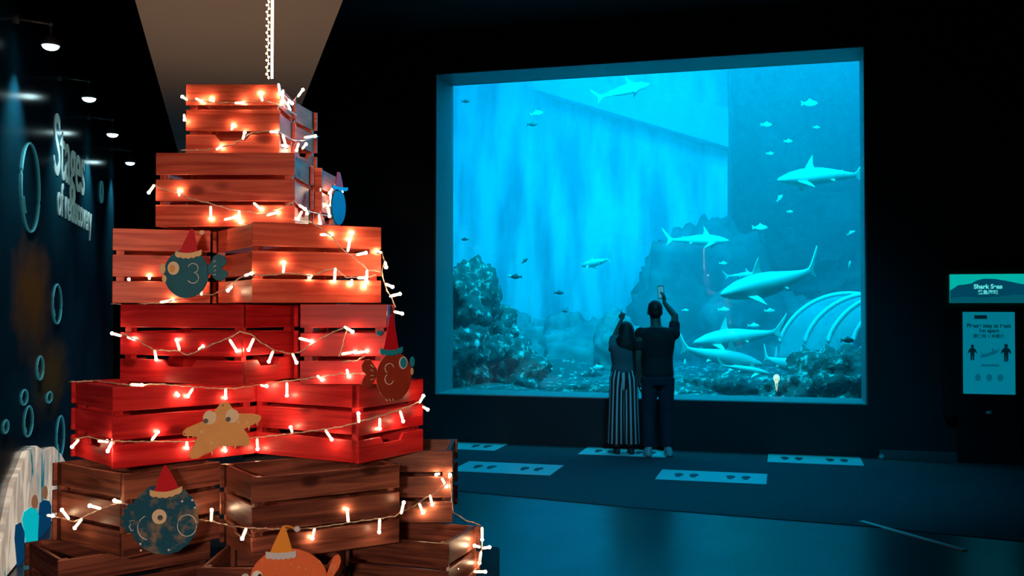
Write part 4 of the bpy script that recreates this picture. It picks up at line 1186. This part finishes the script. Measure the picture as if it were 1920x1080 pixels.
for (x, y) in ((350, 811), (418, 760)): c.plate('spot', ell(x, y, 1.8, 1.2, 8), .005, .0056, 'pupil', bevel=0)
for (x, y) in ((398, 830), (462, 793), (446, 792), (380, 808)): c.plate('spot', ell(x, y, 3, 3, 10), .005, .0056, 'trim_cream', bevel=0)
# 4 blue fish
c = Cut('fish_cutout', 'speckled blue fish cut-out with bright red hat on the brown sixth row', 'decoration', 305, 972, 2.83, R(4))
c.plate('body', ell(308, 973, 61, 66, 72, 0, .012, 18), 0, .005, 'blue_print', bevel=.001)
c.plate('tail_fin', [(252, 945), (243, 944), (243, 952), (235, 954), (238, 963), (231, 968), (236, 976), (232, 984), (240, 988), (240, 996), (250, 998), (256, 975)], .0, .004, 'blue_print')
c.line('cheek_mark', arc(283, 988, 21, 23, 250, 100), .006, 'line_white')
c.line('fin_stroke', [(256, 974), (248, 975), (250, 983), (247, 984), (251, 993), (255, 992)], .006, 'line_white')
ey = c.plate('eye', ell(300, 968, 13, 14, 24), .005, .0065, 'eye_cream'); c.plate('pupil', ell(302, 970, 5, 5, 14), .0065, .0075, 'blue_print', ey)
c.line('eye_ring', arc(349, 985, 17, 20, 0, 350, 24), .006, 'line_white')
for (x, y) in ((267, 1018), (317, 1030), (363, 952), (358, 938), (268, 1030), (340, 940)): c.plate('spot', ell(x, y, 2, 2, 8), .005, .0056, 'line_white', bevel=0)
hat(c, (310, 872), (291, 920), (334, 914), 7, 'hat_red', 'trim_cream', None, wid=10, scal=5)
# 5 orange fish
c = Cut('fish_cutout', 'orange fish cut-out with orange hat and white scalloped trim at the bottom edge', 'decoration', 545, 1085, 2.70, R(0))
c.plate('body', ell(542, 1088, 71, 60), 0, .005, 'orange_print', bevel=.0015)
c.plate('tail_fin', [(608, 1085), (613, 1070), (618, 1055), (624, 1043), (631, 1039), (636, 1044), (637, 1053), (633, 1065), (626, 1076), (618, 1090)], 0, .005, 'orange_print')
for k in range(3): c.line('tail_stroke', [(617 + 3 * k, 1075), (621 + 4 * k, 1058 - k)], .006, 'trim_cream', .0008)
c.plate('lips', ell(463, 1080, 7, 5, 14), .001, .006, 'trim_white')
ey = c.plate('eye', ell(485, 1080, 10, 11, 24), .005, .0065, 'eye_white'); c.plate('pupil', ell(490, 1079, 3.8, 4.5, 14), .0065, .0075, 'pupil', ey)
for (x, y) in ((494, 1050), (517, 1065), (546, 1058), (560, 1063), (573, 1067), (598, 1052)):
    c.line('scale_mark', [(x - 2, y + 3), (x, y - 2), (x + 3, y + 2)], .0055, 'trim_cream', .0009)
hat(c, (533, 985), (508, 1036), (550, 1034), 3, 'hat_orange', 'trim_white', (558, 991, 5.5), 'trim_white', wid=11, scal=6)
c.line('hat_tassel', [(535, 986), (543, 987), (552, 990)], .008, 'hat_orange', .003)
# 6 blue fish seen edge-on at the right of the second row
c = Cut('fish_cutout', 'narrow blue cut-out seen almost edge-on at the right of the second row', 'decoration', 632, 388, 3.42, R(62))
c.plate('body', ell(633, 388, 13, 34), 0, .006, 'teal_print', bevel=.001)
hat(c, (631, 322), (625, 352), (640, 352), 2, 'hat_red', 'trim_blue', None, wid=5, scal=3)

# ================================================================== PEOPLE
def remeshed(name, bm, mat, parent, voxel=.009, smooth_it=4):
    me = bpy.data.meshes.new(name); bmesh.ops.recalc_face_normals(bm, faces=bm.faces); bm.to_mesh(me); bm.free()
    tmp = bpy.data.objects.new('tmp', me); col.objects.link(tmp)
    r = tmp.modifiers.new('r', 'REMESH'); r.mode = 'VOXEL'; r.voxel_size = voxel
    s = tmp.modifiers.new('s', 'SMOOTH'); s.factor = .5; s.iterations = smooth_it
    bpy.context.view_layer.update()
    m2 = bpy.data.meshes.new_from_object(tmp.evaluated_get(bpy.context.evaluated_depsgraph_get()))
    bpy.data.objects.remove(tmp)
    for p in m2.polygons: p.use_smooth = True
    m2.name = name
    return link(name, m2, mat, parent)
def limb(bm, pts, rads, n=14):
    add_tube(bm, pts, rads, n)
    for p, r in zip(pts, rads): add_ball(bm, p, r * .985, 12)
def hand(bm, wrist, d, palm_n, thumb_side, size=1.0, pose='curl', point=False):
    """wrist point, direction d of the hand, palm normal; five fingers of unequal length"""
    d = d.normalized(); palm_n = (palm_n - d * palm_n.dot(d)).normalized(); s_ = d.cross(palm_n).normalized() * thumb_side
    L_ = .085 * size
    pc = wrist + d * L_ * .55
    M = Matrix((( s_.x, palm_n.x, d.x, 0), (s_.y, palm_n.y, d.y, 0), (s_.z, palm_n.z, d.z, 0), (0, 0, 0, 1)))
    add_ball(bm, pc, (.040 * size, .016 * size, .052 * size), 14, M)
    fl = (.070, .078, .073, .058)
    for i in range(4):
        off = (.030 - .020 * i)
        root = wrist + d * L_ * .95 + s_ * off * size
        curl = .35 if pose == 'curl' else .12
        if point and i == 0: curl = .02
        elif point: curl = 1.25
        p = root - d * .02; pts = [p, root]; dirn = d.copy(); seg = fl[i] * size / 3
        for k in range(3):
            a = curl * (k + .6)
            dirn = (d * cos(a) + palm_n * sin(a)).normalized()
            pts.append(pts[-1] + dirn * seg)
        limb(bm, pts, [.010 * size, .0095 * size, .0088 * size, .0080 * size, .0070 * size], 8)
    tb = wrist + d * L_ * .30 + s_ * .028 * size
    td = (d * .65 + s_ * .7 + palm_n * .25).normalized(); td2 = (d * .85 + s_ * .35 + palm_n * .3).normalized()
    limb(bm, [tb - s_ * .01, tb, tb + td * .030 * size, tb + td * .030 * size + td2 * .028 * size], [.012 * size, .0125 * size, .011 * size, .0085 * size], 8)

def head(bm, c, s=1.0, face=Vector((0, 1, 0))):
    """head looking along +y: skull, jaw, nose, ears, lips, brow"""
    add_ball(bm, c + Vector((0, -.008, .018)) * s, (.076 * s, .094 * s, .098 * s), 20)
    add_ball(bm, c + Vector((0, .022, -.045)) * s, (.058 * s, .066 * s, .068 * s), 16)
    add_ball(bm, c + Vector((0, .045, -.085)) * s, (.030 * s, .030 * s, .026 * s), 12)
    add_tube(bm, [c + Vector((0, .085, .015)) * s, c + Vector((0, .103, -.022)) * s, c + Vector((0, .09, -.032)) * s], [.009 * s, .014 * s, .010 * s], 8)
    add_ball(bm, c + Vector((0, .084, -.060)) * s, (.024 * s, .012 * s, .009 * s), 10)
    for sg in (-1, 1):
        add_ball(bm, c + Vector((sg * .078, -.004, -.012)) * s, (.012 * s, .022 * s, .032 * s), 10)
        add_ball(bm, c + Vector((sg * .030, .078, .018)) * s, (.020 * s, .012 * s, .009 * s), 10)

def person(px, Y, label, yaw):
    x = (px - 960) / FOC * Y
    r = empty('person', (x, Y, 0.010), yaw); tag(r, label, 'person'); return r
V = Vector
# ---- man: black t-shirt, dark jeans, right arm raised with a phone
mn = person(1233, 11.36, 'man in black T-shirt and dark jeans holding up a phone, seen from behind', 0)
bm = bmesh.new()
hc = V((-.028, .02, 1.635))
head(bm, hc, 1.0)
limb(bm, [V((-.015, -.02, 1.40)), V((-.022, .0, 1.50)), V((-.026, .01, 1.58))], [.072, .060, .058], 16)
TOR = [((0, .0, .86), .150, .108), ((0, -.005, .93), .168, .118), ((0, 0, 1.02), .158, .108), ((.0, .01, 1.12), .158, .104), ((.0, .0, 1.24), .176, .112), ((0, -.01, 1.34), .186, .108), ((-.005, -.012, 1.42), .165, .085), ((-.01, -.015, 1.46), .10, .065)]
add_loft(bm, TOR, 24)
for sg in (-1, 1):
    hip = V((sg * .088, 0, .90)); kn = V((sg * .098, .02, .48)); an = V((sg * .105, -.02, .09))
    limb(bm, [hip, hip.lerp(kn, .5), kn, kn.lerp(an, .3), an], [.095, .080, .057, .056, .037], 14)
    limb(bm, [an + V((0, -.03, -.045)), an + V((sg * .01, .05, -.055)), an + V((sg * .02, .13, -.062))], [.034, .036, .028], 10)
# left arm hangs
ls, le, lw = V((-.195, -.01, 1.385)), V((-.228, -.03, 1.09)), V((-.205, .04, .845))
limb(bm, [ls, ls.lerp(le, .5), le, le.lerp(lw, .4), lw], [.058, .047, .038, .038, .026], 14)
hand(bm, lw, V((.02, .04, -1)), V((1, 0, 0)), 1, 1.0)
# right arm raised, forearm upright
rs_, re_, rw_ = V((.180, -.01, 1.385)), V((.215, .20, 1.50)), V((.150, .32, 1.68))
rs_, re_, rw_ = V((.185, -.01, 1.385)), V((.212, .10, 1.585)), V((.118, .26, 1.735))
limb(bm, [rs_, rs_.lerp(re_, .5), re_, re_.lerp(rw_, .4), rw_], [.058, .048, .041, .038, .026], 14)
hand(bm, rw_, V((-.10, .10, 1)), V((-.75, .6, 0)), -1, .95)
body = remeshed('body', bm, 'skin', mn, .008, 3)
# eyes
for sg in (-1, 1):
    b = bmesh.new(); add_ball(b, hc + V((sg * .030, .088, .006)), .011, 10); obj('eye', b, 'eye_white', mn, True)
b = bmesh.new()
add_ball(b, hc + V((0, -.018, .034)), (.085, .100, .098), 22)
add_ball(b, hc + V((0, -.045, -.010)), (.078, .070, .075), 18)
remeshed('hair', b, 'hair', mn, .010, 2)
b = bmesh.new()
add_loft(b, [((c_[0][0], c_[0][1], c_[0][2]), c_[1] + .016, c_[2] + .014) for c_ in TOR[:-1]] + [((-.01, -.015, 1.455), .10, .072)], 24)
for s0, e0 in ((ls, le), (rs_, re_)):
    add_tube(b, [s0.lerp(V((0, 0, 1.38)), .45), s0, s0.lerp(e0, .35), s0.lerp(e0, .62)], [.075, .074, .066, .062], 16)
    add_ball(b, s0, .073, 12)
remeshed('shirt', b, 'shirt_black', mn, .011, 4)
b = bmesh.new()
add_loft(b, [((0, 0, .80), .170, .118), ((0, -.006, .88), .176, .128), ((0, 0, .97), .168, .118)], 24)
for sg in (-1, 1):
    hip = V((sg * .090, 0, .88)); kn = V((sg * .102, .018, .48)); an = V((sg * .108, -.018, .10))
    add_tube(b, [hip, hip.lerp(kn, .4), kn, kn.lerp(an, .5), an], [.105, .094, .077, .072, .066], 16)
remeshed('trousers', b, 'jeans', mn, .011, 4)
for sg in (-1, 1):
    an = V((sg * .108, -.02, .0))
    b = bmesh.new()
    add_loft(b, [(an + V((sg * .012, .035, .0)), .048, .135), (an + V((sg * .012, .035, .025)), .050, .138), (an + V((sg * .010, .03, .055)), .047, .120), (an + V((sg * .004, .0, .088)), .043, .068), (an + V((0, -.008, .11)), .040, .050)], 18)
    obj('shoe', b, 'shoe_white', mn, True)
b = bmesh.new(); add_tube(b, [lw + V((0, -.004, .035)), lw + V((0, 0, .010))], .031, 16); obj('wrist_watch', b, 'steel', mn, True)
# the phone in his hand
hp = mn.location + rw_ + V((-.028, .095, .125))
ph = empty('phone', hp, R(-8)); tag(ph, 'dark phone held up in the raised hand of the man', 'phone')
ph.rotation_euler = (R(6), R(-4), R(-8))
b = bmesh.new(); add_box(b, (-.038, -.004, -.078), (.038, .004, .078)); obj('phone_case', b, 'phone_body', ph, bevel=.004, segs=2)
b = bmesh.new(); add_box(b, (-.033, -.0052, -.068), (.033, -.004, .068)); obj('screen', b, 'phone_screen', ph)

# ---- woman: long dark hair, grey-green top, striped wide trousers, left arm raised and pointing
def stripe_mat():
    m, nt, b = nodes_of('stripes')
    N = nt.nodes; L = nt.links
    uv = N.new('ShaderNodeUVMap'); sp = N.new('ShaderNodeSeparateXYZ'); L.new(uv.outputs[0], sp.inputs[0])
    mu = N.new('ShaderNodeMath'); mu.operation = 'MULTIPLY'; mu.inputs[1].default_value = 12.0; L.new(sp.outputs[0], mu.inputs[0])
    fr_ = N.new('ShaderNodeMath'); fr_.operation = 'FRACT'; L.new(mu.outputs[0], fr_.inputs[0])
    gt = N.new('ShaderNodeMath'); gt.operation = 'GREATER_THAN'; gt.inputs[1].default_value = .58; L.new(fr_.outputs[0], gt.inputs[0])
    mx = N.new('ShaderNodeMix'); mx.data_type = 'RGBA'; mx.inputs[6].default_value = (.01, .012, .02, 1); mx.inputs[7].default_value = (.62, .62, .62, 1)
    L.new(gt.outputs[0], mx.inputs[0]); L.new(mx.outputs[2], b.inputs['Base Color']); b.inputs['Roughness'].default_value = .85
stripe_mat()
wm = person(1169, 11.55, 'woman seen from behind in striped wide trousers, pointing up at the tank', 0)
bm = bmesh.new()
hc = V((.030, .015, 1.395)); head(bm, hc, .93)
limb(bm, [V((.02, -.01, 1.20)), V((.025, .0, 1.28)), V((.03, .01, 1.35))], [.058, .048, .047], 14)
TORW = [((0, 0, .78), .135, .100), ((0, -.008, .85), .152, .112), ((0, 0, .95), .125, .092), ((.005, .005, 1.02), .118, .086), ((.008, .002, 1.12), .138, .094), ((.01, -.004, 1.20), .142, .088), ((.012, -.006, 1.25), .110, .068), ((.015, -.006, 1.28), .07, .052)]
add_loft(bm, TORW, 22)
for sg in (-1, 1):
    hip = V((sg * .075, 0, .80)); kn = V((sg * .078, .015, .43)); an = V((sg * .072, -.015, .08))
    limb(bm, [hip, hip.lerp(kn, .5), kn, kn.lerp(an, .3), an], [.084, .070, .050, .048, .032], 12)
    limb(bm, [an + V((0, -.025, -.042)), an + V((sg * .008, .045, -.05)), an + V((sg * .016, .11, -.056))], [.029, .031, .024], 10)
ls, le, lw = V((-.125, .0, 1.215)), V((-.085, .16, 1.345)), V((.000, .20, 1.535))
limb(bm, [ls, ls.lerp(le, .5), le, le.lerp(lw, .4), lw], [.046, .040, .034, .031, .021], 12)
hand(bm, lw, V((.22, .1, 1)), V((.35, 1, 0)), 1, .86, point=True)
rs_, re_, rw_ = V((.150, .0, 1.205)), V((.205, .03, .985)), V((.13, .18, .93))
limb(bm, [rs_, rs_.lerp(re_, .5), re_, re_.lerp(rw_, .4), rw_], [.046, .040, .033, .031, .021], 12)
hand(bm, rw_, V((-.6, .7, .25)), V((0, 0, -1)), 1, .86)
remeshed('body', bm, 'skin', wm, .0075, 3)
for sg in (-1, 1):
    b = bmesh.new(); add_ball(b, hc + V((sg * .028, .082, .004)), .010, 10); obj('eye', b, 'eye_white', wm, True)
b = bmesh.new()
add_ball(b, hc + V((0, -.012, .030)), (.086, .098, .098), 22)
add_loft(b, [(hc + V((0, -.03, .04)), .084, .080), (hc + V((0, -.055, -.05)), .100, .066), (hc + V((0, -.068, -.14)), .112, .060), (hc + V((0, -.072, -.21)), .112, .050), (hc + V((0, -.070, -.245)), .095, .032)], 22)
for sg in (-1, 1): add_tube(b, [hc + V((sg * .06, -.02, .03)), hc + V((sg * .085, .01, -.08)), hc + V((sg * .095, .0, -.19))], [.035, .032, .02], 12)
remeshed('hair', b, 'hair', wm, .010, 3)
b = bmesh.new()
add_loft(b, [((0, -.006, .93), .150, .112), ((.003, 0, .98), .150, .112)] + [((c_[0][0], c_[0][1], c_[0][2]), c_[1] + .022, c_[2] + .018) for c_ in TORW[3:7]], 22)
add_tube(b, [V((-.06, 0, 1.19)), ls, ls.lerp(le, .4), ls.lerp(le, .8)], [.07, .064, .060, .058], 14)
add_tube(b, [V((.06, 0, 1.19)), rs_, rs_.lerp(re_, .5), re_, re_.lerp(rw_, .25)], [.07, .064, .062, .058, .052], 14)
remeshed('blouse', b, 'blouse', wm, .011, 4)
b = bmesh.new()
for sg in (-1, 1):
    add_loft(b, [((sg * .050, 0, .965), .085, .100), ((sg * .066, -.006, .86), .100, .122), ((sg * .074, 0, .74), .092, .114), ((sg * .080, .005, .45), .096, .112), ((sg * .084, 0, .12), .108, .122), ((sg * .084, 0, .115), .10, .115)], 60, uv=True)
add_loft(b, [((0, 0, .98), .138, .104), ((0, -.006, .86), .158, .122), ((0, 0, .76), .150, .108), ((0, 0, .70), .08, .07)], 60, uv=True)
obj('trousers', b, 'stripes', wm, True)
for sg in (-1, 1):
    an = V((sg * .072, -.018, .0)); b = bmesh.new()
    add_loft(b, [(an + V((sg * .01, .03, .0)), .040, .115), (an + V((sg * .01, .03, .02)), .042, .118), (an + V((sg * .008, .025, .045)), .038, .098), (an + V((0, -.01, .075)), .034, .042)], 16)
    obj('shoe', b, 'shoe_dark', wm, True)

# keep the tank lamps' names out of the object count: lights carry no geometry
